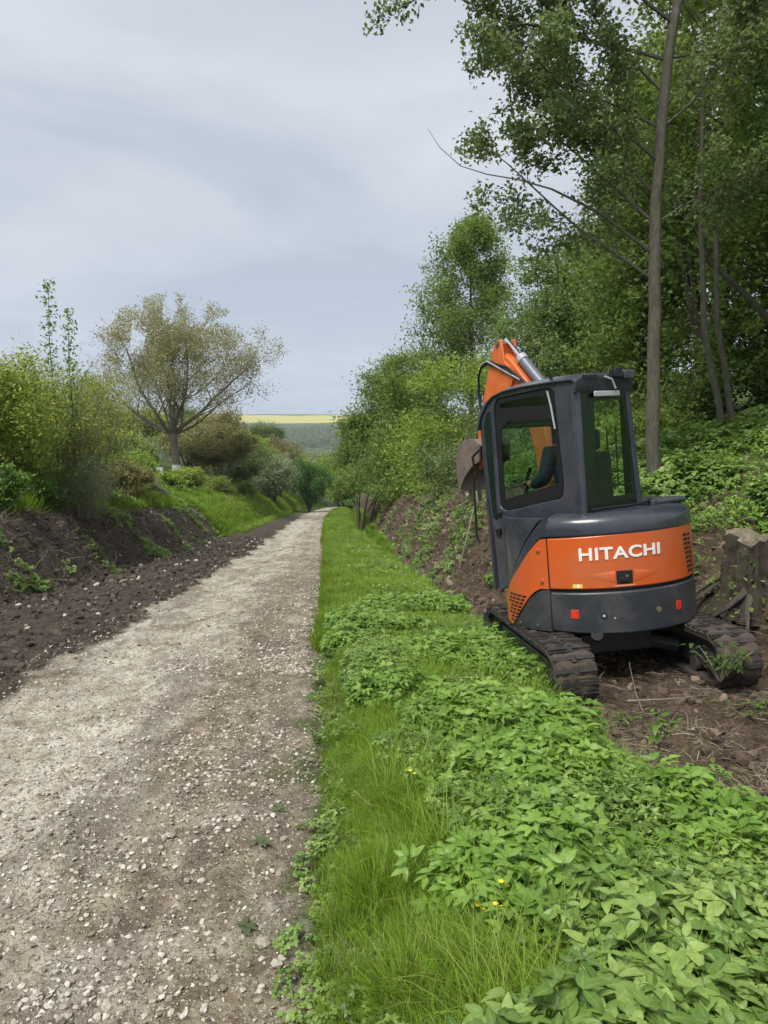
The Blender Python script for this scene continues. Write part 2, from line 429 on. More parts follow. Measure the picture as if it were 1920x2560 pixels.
M_ground = ground_material()
G = {}
G['oak'] = leaf_mat('leaf mid green', (.072, .120, .024), (.158, .242, .054), (.27, .365, .105))
G['dark'] = leaf_mat('leaf dark green', (.055, .088, .022), (.122, .185, .048), (.23, .31, .092))
G['cherry'] = leaf_mat('leaf grey green', (.075, .108, .038), (.155, .215, .078), (.26, .335, .135))
G['blue'] = leaf_mat('leaf cool green', (.085, .135, .042), (.170, .255, .080), (.27, .365, .13))
G['bright'] = leaf_mat('leaf bright green', (.11, .175, .028), (.225, .335, .062), (.36, .49, .11), trans=.4)
G['yellow'] = leaf_mat('leaf yellow green', (.14, .185, .034), (.275, .35, .070), (.42, .50, .13), trans=.4)
G['walnut'] = leaf_mat('leaf bronze', (.18, .16, .075), (.28, .275, .12), (.32, .40, .15), trans=.45, brown=(.40, .24, .16))
G['olive'] = leaf_mat('leaf olive brown', (.13, .12, .048), (.25, .235, .092), (.34, .35, .13), trans=.45)
G['pale'] = leaf_mat('leaf pale sage', (.14, .16, .08), (.23, .27, .14), (.33, .38, .22), trans=.4)
G['nettle'] = leaf_mat('leaf fresh deep green', (.06, .13, .024), (.13, .24, .050), (.22, .36, .09), trans=.35)
G['fir'] = leaf_mat('leaf emerald', (.035, .095, .022), (.070, .170, .036), (.12, .25, .06), trans=.4)
M_herb = leaf_mat('ground elder leaf', (.070, .135, .026), (.165, .275, .060), (.31, .43, .12), trans=.28, rough=.40, obj_rand=True, wscale=1.6, rib=True)
M_herb_y = leaf_mat('young yellow green leaf', (.10, .19, .03), (.17, .30, .05), (.27, .42, .09), trans=.32, rough=.42, obj_rand=True, wscale=1.2, rib=True)
M_grass = leaf_mat('grass blade', (.090, .150, .020), (.180, .285, .036), (.33, .44, .080), trans=.35, rough=.5, obj_rand=True, wscale=.7, brown=(.20, .19, .07))
M_grassy = leaf_mat('grass bright', (.10, .18, .012), (.18, .32, .024), (.28, .43, .045), trans=.38, rough=.5, obj_rand=True, wscale=.5)
M_bark = bark_mat('bark grey brown', (.055, .046, .036), (.15, .13, .10))
M_barkp = bark_mat('bark pale smooth', (.040, .036, .027), (.17, .155, .115), 22)
M_barkd = bark_mat('bark dark', (.045, .036, .030), (.11, .092, .075))
M_barkw = bark_mat('bark lime washed at the foot', (.10, .082, .068), (.20, .17, .145), 6, lime=1.1)
M_stump = bark_mat('weathered stump bark', (.014, .011, .008), (.090, .066, .047), 26)
M_stem = bark_mat('dry stems', (.19, .155, .125), (.36, .31, .26), 20)

# ------------------------------------------------------------------ ground sheets
def ground_mesh(name, us, ys, keep=None):
    Y, U = np.meshgrid(ys, us, indexing='ij')
    X = Xr(Y) + U
    Z = H(X, Y)
    V = np.stack([X, Y, Z], -1).reshape(-1, 3)
    ny, nu = Y.shape
    idx = np.arange(ny*nu).reshape(ny, nu)
    F = np.stack([idx[:-1, :-1], idx[:-1, 1:], idx[1:, 1:], idx[1:, :-1]], -1).reshape(-1, 4)
    x, y = V[:, 0], V[:, 1]; u = U.ravel()
    mud, soil, green = zones(x, y)
    # thin grass strip between the wheel ruts further off
    strip = np.exp(-((u + 1.55 + .15*fbm(x, y*.3, 61))/.17)**2) * sstep(13, 19, y) * (.25 + 2.2*np.clip(fbm(x*3, y*1.1, 63), 0, .5)) * (u < 0)
    edge = sstep(-.45, .1, u + .35*fbm(x*4, y*4, 66)) * (u < .1) * .55
    green = np.clip(green + strip*.42 + edge, 0, 1)
    lane = sstep(-1.30, -.65, u)*.85 + .25*sstep(-2.0, -2.4, u) + .12
    lane = lane * (1 - .45*sstep(14, 30, y))
    me = np_mesh(name, V, F, M_ground, True, vcol={'zone': np.stack([mud, soil, green], -1)})
    at = me.attributes.new('lane', 'FLOAT', 'POINT'); at.data.foreach_set('value', lane.astype(np.float32))
    return me
ys = [-6, -4, -2, -1, 0, .6, 1.1]
st = .014
while ys[-1] < 165:
    st = max(.017, ys[-1]*.0088); ys.append(ys[-1] + st)
ys = np.array(ys)
def urange(a, b, s): return np.linspace(a, b, max(2, int(round((b-a)/s)) + 1))
uL = np.concatenate([-np.geomspace(95, 9, 46)[:-1], urange(-9, -5.4, .075)[:-1], urange(-5.4, -2.95, .03)[:-1]])
uroad = urange(-2.95, .12, .022)
uR = np.concatenate([urange(.12, 2.2, .035), urange(2.2, 5.2, .045)[1:], urange(5.2, 8, .12)[1:], np.geomspace(8, 95, 46)[1:]])
uL = np.append(uL, -2.95)
path = link('gravel_track', ground_mesh('gravel_track', uroad, ys)); tag(path, 'pale limestone gravel track running downhill between earth banks', kind='structure')
gl_ = link('left_bank_ground', ground_mesh('left_bank_ground', uL, ys)); tag(gl_, 'dark dug mud strip, shallow ditch and earth bank left of the track', kind='structure')
gr_ = link('right_bank_ground', ground_mesh('right_bank_ground', uR, ys)); tag(gr_, 'verge, dug earth and rising bank right of the track', kind='structure')

# far valley and hills
def far_ground():
    ys = np.concatenate([np.linspace(150, 400, 40), np.linspace(410, 4000, 150)])
    xs = np.concatenate([-np.geomspace(2600, 90, 45), np.linspace(-80, 80, 30), np.geomspace(90, 2600, 45)])
    Y, X = np.meshgrid(ys, xs, indexing='ij')
    Z = -drop(Y) + 3*fbm(X/160, Y/160, 91, 3) * sstep(150, 400, Y) - .6*(1-sstep(150, 170, Y)) + np.where(Y > 1500, 5*fbm(X/900 + 5, Y/900, 93, 2), 0)
    Z = Z + np.where((X > 0), 1, 1)*0
    V = np.stack([X, Y, Z], -1).reshape(-1, 3); ny, nx = Y.shape
    idx = np.arange(ny*nx).reshape(ny, nx)
    F = np.stack([idx[:-1, :-1], idx[:-1, 1:], idx[1:, 1:], idx[1:, :-1]], -1).reshape(-1, 4)
    m, t, b, o = new_mat('far fields')
    geo = node(t, 'ShaderNodeNewGeometry'); sp = node(t, 'ShaderNodeSeparateXYZ'); t.links.new(geo.outputs['Position'], sp.inputs[0])
    n = noise(t, .006, 3, .5, geo.outputs['Position']); n2 = noise(t, .05, 4, .6, geo.outputs['Position'])
    wob = math_(t, 'ADD', math_(t, 'MULTIPLY', math_(t, 'SUBTRACT', n, .5), 260.0), math_(t, 'MULTIPLY', sp.outputs[0], -.10))
    yy = math_(t, 'DIVIDE', math_(t, 'ADD', sp.outputs[1], wob), 4000.0)
    wood = ramp(t, n2, [(.35, (.030, .052, .022)), (.65, (.070, .105, .035))])
    rape = ramp(t, n2, [(.3, (.40, .38, .075)), (.7, (.48, .46, .11))])
    fld = ramp(t, n2, [(.3, (.15, .20, .06)), (.7, (.22, .27, .09))])
    c = mixc(t, ramp(t, yy, [(.0, 1), (.20, 1), (.205, 0)], 'CONSTANT'), wood, fld)
    c = mixc(t, ramp(t, yy, [(.0, 0), (.445, 1), (.585, 0)], 'CONSTANT'), c, rape)
    c = mixc(t, ramp(t, yy, [(.0, 0), (.585, 1), (.60, 0)], 'CONSTANT'), c, (.10, .17, .06))
    t.links.new(c, b.inputs['Base Color']); b.inputs['Roughness'].default_value = .95; b.inputs['Specular IOR Level'].default_value = .1
    o = link('far_hills', np_mesh('far_hills', V, F, m)); tag(o, 'far valley and hill with a yellow rapeseed field', kind='structure')
far_ground()

# ------------------------------------------------------------------ scatter: geometry-nodes instancing of small stuff
def proto_coll(name, objs):
    c = bpy.data.collections.new(name)
    for o in objs: c.objects.link(o)
    return c
def proto(name, me): return bpy.data.objects.new(name, me)
def scatter(name, P, R, Sc, idx, coll, label):
    me = bpy.data.meshes.new(name); n = len(P)
    me.vertices.add(n); me.vertices.foreach_set('co', np.asarray(P, np.float32).ravel())
    a = me.attributes.new('rot', 'FLOAT_VECTOR', 'POINT'); a.data.foreach_set('vector', np.asarray(R, np.float32).ravel())
    a = me.attributes.new('scl', 'FLOAT_VECTOR', 'POINT')
    Sc = np.asarray(Sc, np.float32); Sc = Sc if Sc.ndim == 2 else np.repeat(Sc[:, None], 3, 1)
    a.data.foreach_set('vector', Sc.ravel())
    a = me.attributes.new('idx', 'INT', 'POINT'); a.data.foreach_set('value', np.asarray(idx, np.int32))
    o = link(name, me)
    ng = bpy.data.node_groups.new(name, 'GeometryNodeTree')
    ng.interface.new_socket('Geometry', in_out='INPUT', socket_type='NodeSocketGeometry')
    ng.interface.new_socket('Geometry', in_out='OUTPUT', socket_type='NodeSocketGeometry')
    N = ng.nodes; L = ng.links
    gi = N.new('NodeGroupInput'); go = N.new('NodeGroupOutput'); ip = N.new('GeometryNodeInstanceOnPoints')
    ci = N.new('GeometryNodeCollectionInfo'); ci.inputs['Collection'].default_value = coll
    ci.inputs['Separate Children'].default_value = True; ci.inputs['Reset Children'].default_value = True
    def na(nm, dt):
        q = N.new('GeometryNodeInputNamedAttribute'); q.data_type = dt; q.inputs['Name'].default_value = nm; return q.outputs['Attribute']
    L.new(gi.outputs[0], ip.inputs['Points']); L.new(ci.outputs[0], ip.inputs['Instance'])
    ip.inputs['Pick Instance'].default_value = True
    L.new(na('idx', 'INT'), ip.inputs['Instance Index'])
    e2r = N.new('FunctionNodeEulerToRotation'); L.new(na('rot', 'FLOAT_VECTOR'), e2r.inputs[0]); L.new(e2r.outputs[0], ip.inputs['Rotation'])
    L.new(na('scl', 'FLOAT_VECTOR'), ip.inputs['Scale'])
    L.new(ip.outputs[0], go.inputs[0])
    md = o.modifiers.new('scatter', 'NODES'); md.node_group = ng
    tag(o, label, kind='stuff')
    return o

# blades of grass ------------------------------------------------
def tuft(nb, L, spread, width, lean, seed, mat, segs=4):
    r = np.random.default_rng(seed); V = []; F = []
    for k in range(nb):
        a = r.uniform(0, 2*PI); rr = spread*math.sqrt(r.uniform()); x0, y0 = rr*math.cos(a), rr*math.sin(a)
        d = a + r.normal(0, .8); ln = L*r.uniform(.45, 1.1); le = lean*r.uniform(.3, 1.3); w = width*r.uniform(.6, 1.2)
        th = r.uniform(.02, .25); px, py, pz = x0, y0, 0.0; n0 = len(V)
        sx, sy = -math.sin(d), math.cos(d)
        for s in range(segs + 1):
            f = s/segs; ww = w*(1 - f**1.6)*.5
            if s < segs: V += [(px - sx*ww, py - sy*ww, pz), (px + sx*ww, py + sy*ww, pz)]
            else: V.append((px, py, pz))
            th += le/segs*(.5 + f); st = ln/segs
            px += math.sin(th)*math.cos(d)*st; py += math.sin(th)*math.sin(d)*st; pz += math.cos(th)*st
        for s in range(segs - 1):
            i = n0 + 2*s; F.append((i, i+1, i+3, i+2))
        i = n0 + 2*(segs-1); F.append((i, i+1, n0 + 2*segs))
    me = bpy.data.meshes.new('grass_tuft'); me.from_pydata(V, [], F); me.materials.append(mat)
    me.polygons.foreach_set('use_smooth', [True]*len(F)); return me
# leaves ---------------------------------------------------------
def leaf_verts(L, W, droop, fold, n=5, serr=.0, tip=1.0):
    """ovate leaflet along +X from origin; returns verts, faces"""
    V = []; F = []
    for i in range(n + 1):
        f = i/n; w = W*.5*(math.sin(PI*min(1, f**.72)) ** .85 if 0 < f < 1 else 0)
        if serr and 0 < i < n: w *= 1 + serr*(1 if i % 2 else -1)
        x = L*f; z = -droop*L*f*f
        V += [(x, -w, z + fold*w), (x, 0, z), (x, w, z + fold*w)]
    for i in range(n):
        a = 3*i
        F += [(a, a+3, a+4, a+1), (a+1, a+4, a+5, a+2)]
    return V, F
def herb(seed, mat, h=.28, leaf=.085, sets=3, arms=3, wide=.68):
    """ground elder style plant: stalks carrying trifoliate sprays"""
    r = np.random.default_rng(seed); V = []; F = []; RB = []
    def put(vs, fs, M):
        n = len(V); RB.extend([1.0 if i % 3 == 1 else 0.0 for i in range(len(vs))]); V.extend([tuple(M @ Vector(v)) for v in vs]); F.extend([tuple(i+n for i in f) for f in fs])
    for s in range(sets):
        az = 2*PI*s/sets + r.uniform(-.6, .6); hh = h*r.uniform(.6, 1.1); out = h*r.uniform(.25, .6)
        tip = Vector((math.cos(az)*out, math.sin(az)*out, hh))
        # stalk
        side = Vector((-math.sin(az), math.cos(az), 0))*.0022
        n = len(V); V.extend([tuple(-side), tuple(side), tuple(tip*.6 + Vector((0,0,hh*.12)) + side), tuple(tip*.6 + Vector((0,0,hh*.12)) - side), tuple(tip+side*.6), tuple(tip-side*.6)]); RB.extend([0]*6)
        F.extend([(n, n+1, n+2, n+3), (n+3, n+2, n+4, n+5)])
        for a_ in range(arms):
            aa = az + (a_ - (arms-1)/2)*1.15 + r.uniform(-.2, .2); al = leaf*r.uniform(.35, .7) * (1 if a_ != 1 else 1.3)
            p = tip + Vector((math.cos(aa)*al, math.sin(aa)*al, r.uniform(-.01, .015)))
            for l_ in range(3):
                la = aa + (l_-1)*1.05 + r.uniform(-.15, .15); LL = leaf*r.uniform(.8, 1.15)
                vs, fs = leaf_verts(LL, LL*wide*r.uniform(.85, 1.15), r.uniform(.1, .55), r.uniform(.05, .35), 9, .05)
                M = Matrix.Translation(p) @ Matrix.Rotation(la, 4, 'Z') @ Matrix.Rotation(r.uniform(-.55, .35), 4, 'Y') @ Matrix.Rotation(r.uniform(-.55, .55), 4, 'X')
                put(vs, fs, M)
    me = bpy.data.meshes.new('herb'); me.from_pydata(V, [], F); me.materials.append(mat)
    at = me.attributes.new('rib', 'FLOAT', 'POINT'); at.data.foreach_set('value', np.array(RB, np.float32))
    me.polygons.foreach_set('use_smooth', [True]*len(F)); return me

def xv(y): return np.interp(y, [2,2.6,3,3.5,4,4.6,5.2,6,7,9,14,24,60,119], [1.8,1.56,1.40,1.27,1.18,1.13,1.11,1.04,.96,1.0,.66,.38,-1.9,-6.6])
def sample_verge(n, y0, y1, umin=0.0, pw=1.0):
    """random points on the verge between y0 and y1, denser near the camera"""
    y = y0 + (y1 - y0)*rng.random(n)**pw
    lo = Xr(y) + umin + .06 + .12*sstep(5, 10, y); hi = xv(y); x = lo + (hi-lo)*rng.random(n)
    return x, y
def herb_w(x, y):
    """1 where broad leaved herbs cover the verge, 0 where grass does"""
    b = np.interp(y, [1.5,2.3,3,4,5,6,7,8.5,10,11.5,14], [.52,.56,.60,.34,.10,-.08,-.30,-.30,.30,.9,1.3])
    n = fbm(x*2.2, y*1.6, 71, 3)
    return sstep(-.16, .16, x - b + .75*n)
def rots(n, tilt=.25):
    return np.stack([rng.normal(0, tilt, n), rng.normal(0, tilt, n), rng.uniform(0, 2*PI, n)], -1)

T_long = [proto('grass_tuft', tuft(26, .46, .07, .0055, 1.6, 100+i, (M_grass, M_grassy)[i % 2], 6)) for i in range(4)]
T_mid = [proto('grass_tuft', tuft(30, .17, .07, .0055, 1.0, 120+i, (M_grass, M_grassy)[i % 2], 4)) for i in range(4)]
T_far = [proto('grass_tuft', tuft(46, .16, .17, .011, .8, 140+i, (M_grassy, M_grass)[i % 2], 3)) for i in range(4)]
T_xfar = [proto('grass_tuft', tuft(60, .34, .45, .035, .8, 160+i, (M_grassy, M_grass)[i % 2], 3)) for i in range(4)]
H_big = [proto('herb', (herb(200+i, M_herb, .26, .050, 4, 3, .50) if i < 3 else herb(200+i, M_herb, .25, .030, 5, 5, .48))) for i in range(6)]
H_yel = [proto('herb', herb(220+i, M_herb_y, .22, .050, 4, 3, .46)) for i in range(3)]
H_sml = [proto('herb', herb(240+i, M_herb, .09, .035, 4, 3, .8)) for i in range(4)]
c_long = proto_coll('tufts_long', T_long); c_mid = proto_coll('tufts_mid', T_mid); c_far = proto_coll('tufts_far', T_far)
c_xf = proto_coll('tufts_xfar', T_xfar); c_hb = proto_coll('herbs_big', H_big); c_hy = proto_coll('herbs_yellow', H_yel); c_hs = proto_coll('herbs_small', H_sml)

def do_scatter(name, x, y, coll, ncol, s0, s1, label, tilt=.15, dz=0.0, fs=None):
    n = len(x); z = H(x, y) + dz; sc = rng.uniform(s0, s1, n)
    if fs is not None: sc = sc * fs(x, y)
    return scatter(name, np.stack([x, y, z], -1), rots(n, tilt), sc, rng.integers(0, ncol, n), coll, label)
# short verge grass, near
x, y = sample_verge(56000, 1.6, 9.5, -.03, 1.15)
w = herb_w(x, y); edge = sstep(-.05, .35, x - Xr(y)); pt = sstep(-.38, .10, fbm(x*3.1+2, y*2.2, 65, 3)); k = (rng.random(len(x)) < ((1-w)*(.22+.78*edge) + .05)*(.15 + .85*pt))
do_scatter('grass', x[k], y[k], c_mid, 4, .55, 1.25, 'short fresh grass on the near verge', fs=lambda x, y: (.42 + .65*sstep(0, .55, x-Xr(y)))*(.75 + .7*np.clip(fbm(x*2.3, y*1.9, 64, 3) + .3, 0, 1)))
# long arching grass tussocks in the foreground
x, y = sample_verge(2600, 1.5, 6.6, .15, 1.15)
cl = fbm(x*1.6+4, y*1.1, 75, 2) + .5*np.exp(-((x-.18)/.42)**2 - ((y-3.15)/.55)**2); k = (rng.random(len(x)) < sstep(.0, .3, cl + .04)*(1 - .85*herb_w(x, y)) * sstep(.2, .7, x-Xr(y)))
do_scatter('long_grass', x[k], y[k], c_long, 4, .55, 1.0, 'long arching grass tussocks in the foreground verge')
# mid and far verge
x, y = sample_verge(26000, 7.5, 30, -.06, 1.5)
k = rng.random(len(x)) < 1 - .85*herb_w(x, y)*(y < 12)
do_scatter('verge_grass', x[k], y[k], c_far, 4, .6, 1.2, 'bright even grass of the verge further down the track')
x, y = sample_verge(9000, 28, 125, -.1, 1.3)
do_scatter('distant_verge_grass', x, y, c_xf, 4, .3, .65, 'bright grass of the verge towards the bend')
# ground elder
x, y = sample_verge(34000, 1.3, 13.5, .1, 1.15)
k = rng.random(len(x)) < herb_w(x, y)
yl = fbm(x*1.4, y*1.4, 77, 2) + .75*np.exp(-((x-.42)/.28)**2 - ((y-2.45)/.35)**2); k = k | ((rng.random(len(x)) < .35) & (yl > .45))
ky = k & (yl > .19); kb = k & ~ky
do_scatter('ground_elder', x[kb], y[kb], c_hb, 6, .65, 1.25, 'ground elder leaves carpeting the verge beside the excavator', .2, fs=lambda x, y: (.56 + .34*(1 - sstep(2.0, 4.0, y)) + .08*(1 - sstep(1.9, 2.9, y)))*(.8 + .7*np.clip(fbm(x*2, y*2, 62, 2)+.2, 0, 1)))
do_scatter('young_ground_elder', x[ky], y[ky], c_hy, 3, .7, 1.2, 'yellow green young leaves among the grass in the foreground', .2)
# clover and small weeds at the gravel edge and between grass
x, y = sample_verge(12000, 1.6, 9, -.14, 1.3)
k = rng.random(len(x)) < .30 + .6*sstep(-.1, .3, fbm(x*3, y*3, 79, 2)) * (1 - .6*sstep(.3, .9, x-Xr(y)))
k &= rng.random(len(x)) < .06 + .8*sstep(-.18, .25, x-Xr(y) + .25*fbm(x*3, y*3, 68, 2))
do_scatter('small_weeds', x[k], y[k], c_hs, 4, .22, .60, 'small clover and weeds at the gravel edge', .25)

# gravel ---------------------------------------------------------
def rock(seed, flat=.6):
    bm = bmesh.new(); bmesh.ops.create_icosphere(bm, subdivisions=1, radius=.5); r = random.Random(seed)
    for v in bm.verts: v.co *= r.uniform(.72, 1.12)
    for v in bm.verts: v.co.z *= flat; v.co.x *= 1.2
    me = bpy.data.meshes.new('stone'); bm.to_mesh(me); bm.free(); me.materials.append(M_stone)
    me.polygons.foreach_set('use_smooth', [False]*len(me.polygons)); return me
m, t, b, o = new_mat('limestone pebble')
r_ = node(t, 'ShaderNodeObjectInfo').outputs['Random']; tcn = node(t, 'ShaderNodeTexCoord')
c_ = ramp(t, r_, [(.0, (.16, .13, .10)), (.3, (.33, .285, .23)), (.6, (.50, .455, .38)), (1, (.68, .64, .56))])
c_ = mixc(t, ramp(t, noise(t, 3, 4, .6, tcn.outputs['Object']), [(.4, .45), (.6, 0)]), c_, (.20, .165, .13))
t.links.new(c_, b.inputs['Base Color']); b.inputs['Roughness'].default_value = .85
M_stone = m
c_rock = proto_coll('stones', [proto('stone', rock(300+i, (.45, .6, .7)[i % 3])) for i in range(7)])
def gravel(n, y0, y1, s_lo, s_hi, name, pw, thr, label, big=3.6):
    y = y0 + (y1-y0)*rng.random(n)**pw; u = rng.uniform(-2.75, .2, n); x = Xr(y) + u
    d = .28 + .72*sstep(-1.75, -.7, u + .5*fbm(x, y, 81, 3)) ; d *= 1 - .8*sstep(-.25, .15, u); d *= .35 + .9*sstep(-.25, .3, fbm(x*2.2, y*1.4, 83, 3))
    k = rng.random(n) < d*thr; x, y = x[k], y[k]; n = len(x)
    s = s_lo + (s_hi-s_lo)*rng.random(n)**big
    z = H(x, y) + s*.08
    scatter(name, np.stack([x, y, z], -1), rots(n, .35), s, rng.integers(0, 7, n), c_rock, label)
gravel(52000, 1.5, 7.5, .004, .030, 'gravel', 1.5, 1.0, 'loose limestone pebbles on the near track')
gravel(24000, 6.5, 24, .010, .042, 'far_gravel', 1.4, 1.0, 'loose limestone pebbles further down the track')
# pebbles and clods on mud and dug soil
n = 22000; y = 4 + 30*rng.random(n)**1.7; u = rng.uniform(-6.6, -2.5, n); x = Xr(y)+u
s = .008 + .075*rng.random(n)**8 * np.clip(y/8, 1, 2)
m2, t2, b2, o2 = new_mat('earth clod'); r2 = node(t2, 'ShaderNodeObjectInfo').outputs['Random']
t2.links.new(ramp(t2, r2, [(0, (.028, .020, .015)), (.75, (.09, .068, .052)), (.93, (.13, .10, .08)), (.96, (.42, .38, .32)), (1, (.5, .46, .40))]), b2.inputs['Base Color']); b2.inputs['Roughness'].default_value = .9
pr = []
for i in range(6):
    me = rock(320+i, .75); me.materials.clear(); me.materials.append(m2); pr.append(proto('clod', me))
c_clod = proto_coll('clods', pr)
scatter('earth_clods', np.stack([x, y, H(x, y)+s*.1], -1), rots(n, .6), s, rng.integers(0, 6, n), c_clod, 'crumbs of dark earth and pebbles on the dug strip and bank')
m3 = new_mat('red brown clod'); m3, t3, b3, o3 = m3; r3 = node(t3, 'ShaderNodeObjectInfo').outputs['Random']
t3.links.new(ramp(t3, r3, [(0, (.045, .030, .021)), (.7, (.13, .092, .066)), (.93, (.22, .165, .12)), (1, (.36, .30, .24))]), b3.inputs['Base Color']); b3.inputs['Roughness'].default_value = .9
pr = []
for i in range(6):
    me = rock(340+i, .75); me.materials.clear(); me.materials.append(m3); pr.append(proto('clod', me))
c_clod2 = proto_coll('clods_red', pr)
n = 20000; y = 2.6 + 34*rng.random(n)**1.7; u = rng.uniform(1.8, 5.2, n); x = Xr(y)+u
k = x > xv(y) - .1; x, y = x[k], y[k]; n = len(x)
s = .012 + .10*rng.random(n)**5 * np.clip(y/8, .8, 1.8)
scatter('bank_clods', np.stack([x, y, H(x, y)+s*.1], -1), rots(n, .6), s, rng.integers(0, 6, n), c_clod2, 'crumbled brown earth on the dug right bank')
# straw, root fibres and twigs on the dug ground at the right
def sticks(seed, n, L, w):
    r = random.Random(seed); mb = MB()
    for _ in range(n):
        a = r.uniform(0, 2*PI); l = L*r.uniform(.3, 1); x0, y0 = r.uniform(-.12, .12), r.uniform(-.12, .12)
        p = [Vector((x0, y0, r.uniform(0, .015)))]
        for k in range(3):
            a += r.uniform(-.4, .4); p.append(p[-1] + Vector((math.cos(a), math.sin(a), r.uniform(-.12, .18)))*l/3)
        mb.tube(p, [w, w, w*.8, w*.3], 3, False)
    me = bpy.data.meshes.new('sticks'); me.from_pydata(mb.v, [], mb.f); me.materials.append(M_straw); return me
m, t, b, o = new_mat('dry straw and root')
r_ = node(t, 'ShaderNodeObjectInfo').outputs['Random']
t.links.new(ramp(t, r_, [(0, (.06, .043, .030)), (.5, (.16, .125, .088)), (1, (.36, .30, .21))]), b.inputs['Base Color']); b.inputs['Roughness'].default_value = .8
M_straw = m
c_st = proto_coll('sticks', [proto('sticks', sticks(360+i, 7, .16, .0018)) for i in range(4)] + [proto('sticks', sticks(370+i, 2, .34, .003)) for i in range(2)])
n = 15000; y = 1.8 + 7.5*rng.random(n)**1.2; x = xv(y) + .02 + 3.0*rng.random(n)**1.2
w_ = .35 + .65*(1 - sstep(3.9, 5.5, y)) + .4*sstep(3.0, 3.4, x); k = rng.random(n) < w_*.7; x, y = x[k], y[k]; n = len(x)
scatter('straw_litter', np.stack([x, y, H(x, y)+.004], -1), rots(n, .12), rng.uniform(.3, 1.05, n), rng.choice([0,1,2,3,0,1,2,3,0,1,2,3,4,5], n), c_st, 'dry stalks and torn roots littering the dug ground at right')
n = 2600; y = 8 + 20*rng.random(n)**1.3; u = rng.uniform(2.0, 3.6, n); x = Xr(y)+u
scatter('root_fibres', np.stack([x, y, H(x, y)+.004], -1), rots(n, .5), rng.uniform(.6, 1.6, n), rng.integers(0, 6, n), c_st, 'root fibres hanging in the cut right bank')
n = 2200; y = 7 + 22*rng.random(n)**1.3; u = rng.uniform(-6.7, -5.0, n); x = Xr(y)+u
scatter('left_root_fibres', np.stack([x, y, H(x, y)+.004], -1), rots(n, .5), rng.uniform(.6, 1.6, n), rng.integers(0, 6, n), c_st, 'root fibres in the cut left bank')
# patches of weeds left on both cut banks
def weeds(name, n, y0, y1, u0, u1, s0, s1, thr, seed, label, coll=None, nc=4, pw=1.3):
    y = y0 + (y1-y0)*rng.random(n)**pw; u = rng.uniform(u0, u1, n); x = Xr(y)+u
    k = (fbm(x*1.1, y*.8, seed, 3) > thr) & ~((x > 2.6) & (x < 4.05 - .25*(y-6)) & (y < 7.7)); x, y = x[k], y[k]
    do_scatter(name, x, y, coll or c_hs, nc, s0, s1, label, .4)
weeds('bank_weeds', 9000, 9, 40, 2.0, 4.3, .5, 1.3, .12, 85, 'weeds and ivy clinging to the dug right bank')
weeds('left_bank_weeds', 8000, 7, 40, -6.9, -5.0, .5, 1.3, .24, 87, 'weeds clinging to the cut left bank')
weeds('understorey_herbs', 22000, 6.3, 16, 3.4, 9.0, .9, 2.2, -.22, 88, 'nettles and herbs covering the slope under the trees at right', None, 4, 1.0)
weeds('understorey_leaves', 3600, 6.5, 15, 3.8, 8.0, .4, .9, -.08, 89, 'broad leaved herbs on the slope above the stump', c_hy, 3, 1.0)
weeds('left_slope_grass', 16000, 12, 110, -14, -6.85, .5, 1.1, -.36, 90, 'grassy top of the left bank', c_xf, 4, 1.1)
weeds('left_slope_herbs', 7000, 10, 60, -9.5, -7.0, 1.2, 3.0, .02, 92, 'tall herbs along the top of the left bank', None, 4, 1.3)
weeds('far_bank_grass', 11000, 38, 115, -6.6, -4.2, .35, .75, -.5, 190, 'grass and weeds covering the far part of the left bank', c_xf, 4, 1.1)
# mixed weeds among the verge grass
x, y = sample_verge(1900, 1.5, 7.5, .1, 1.2); k = (fbm(x*2.7, y*2.2, 191, 3) > .16) & (herb_w(x, y) < .5)
do_scatter('verge_herbs', x[k], y[k], c_hb, 6, .25, .50, 'small patches of ground elder and clover among the verge grass', .25)
x, y = sample_verge(3500, 1.5, 8, -.1, 1.2); k = (rng.random(len(x)) < .5); x, y = x[k], y[k]; n = len(x)
scatter('dry_grass_stalks', np.stack([x, y, H(x, y)+.01], -1), rots(n, .35), rng.uniform(.4, .9, n), rng.integers(0, 4, n), c_st, 'dead stalks lying between the green grass')
# grass blades poking through the herbs
x, y = sample_verge(2600, 1.6, 9, .4, 1.2); k = rng.random(len(x)) < .35*herb_w(x, y); 
do_scatter('grass_among_herbs', x[k], y[k], c_long, 4, .6, .95, 'single long grass blades standing out of the ground elder')
x, y = sample_verge(5200, 1.6, 11, .2, 1.15); k = (rng.random(len(x)) < herb_w(x, y)) & (fbm(x*2.6, y*2.6, 193, 2) > .02)
do_scatter('nettle_shoots', x[k], y[k], c_hs, 4, .9, 1.5, 'finer leaved weeds standing among the ground elder', .3)
x, y = sample_verge(5200, 8, 34, .15, 1.4); k = fbm(x*1.3, y*.8, 195, 3) > .05
do_scatter('verge_weeds', x[k], y[k], c_hs, 4, .7, 1.5, 'clumps of taller weeds in the verge further down the track', .25)
x, y = sample_verge(700, 9, 40, .5, 1.3); k = fbm(x*1.1+3, y*.7, 197, 3) > .08
do_scatter('verge_leaf_weeds', x[k], y[k], c_hb, 6, .5, 1.0, 'broad leaved weeds in the middle of the verge', .25)

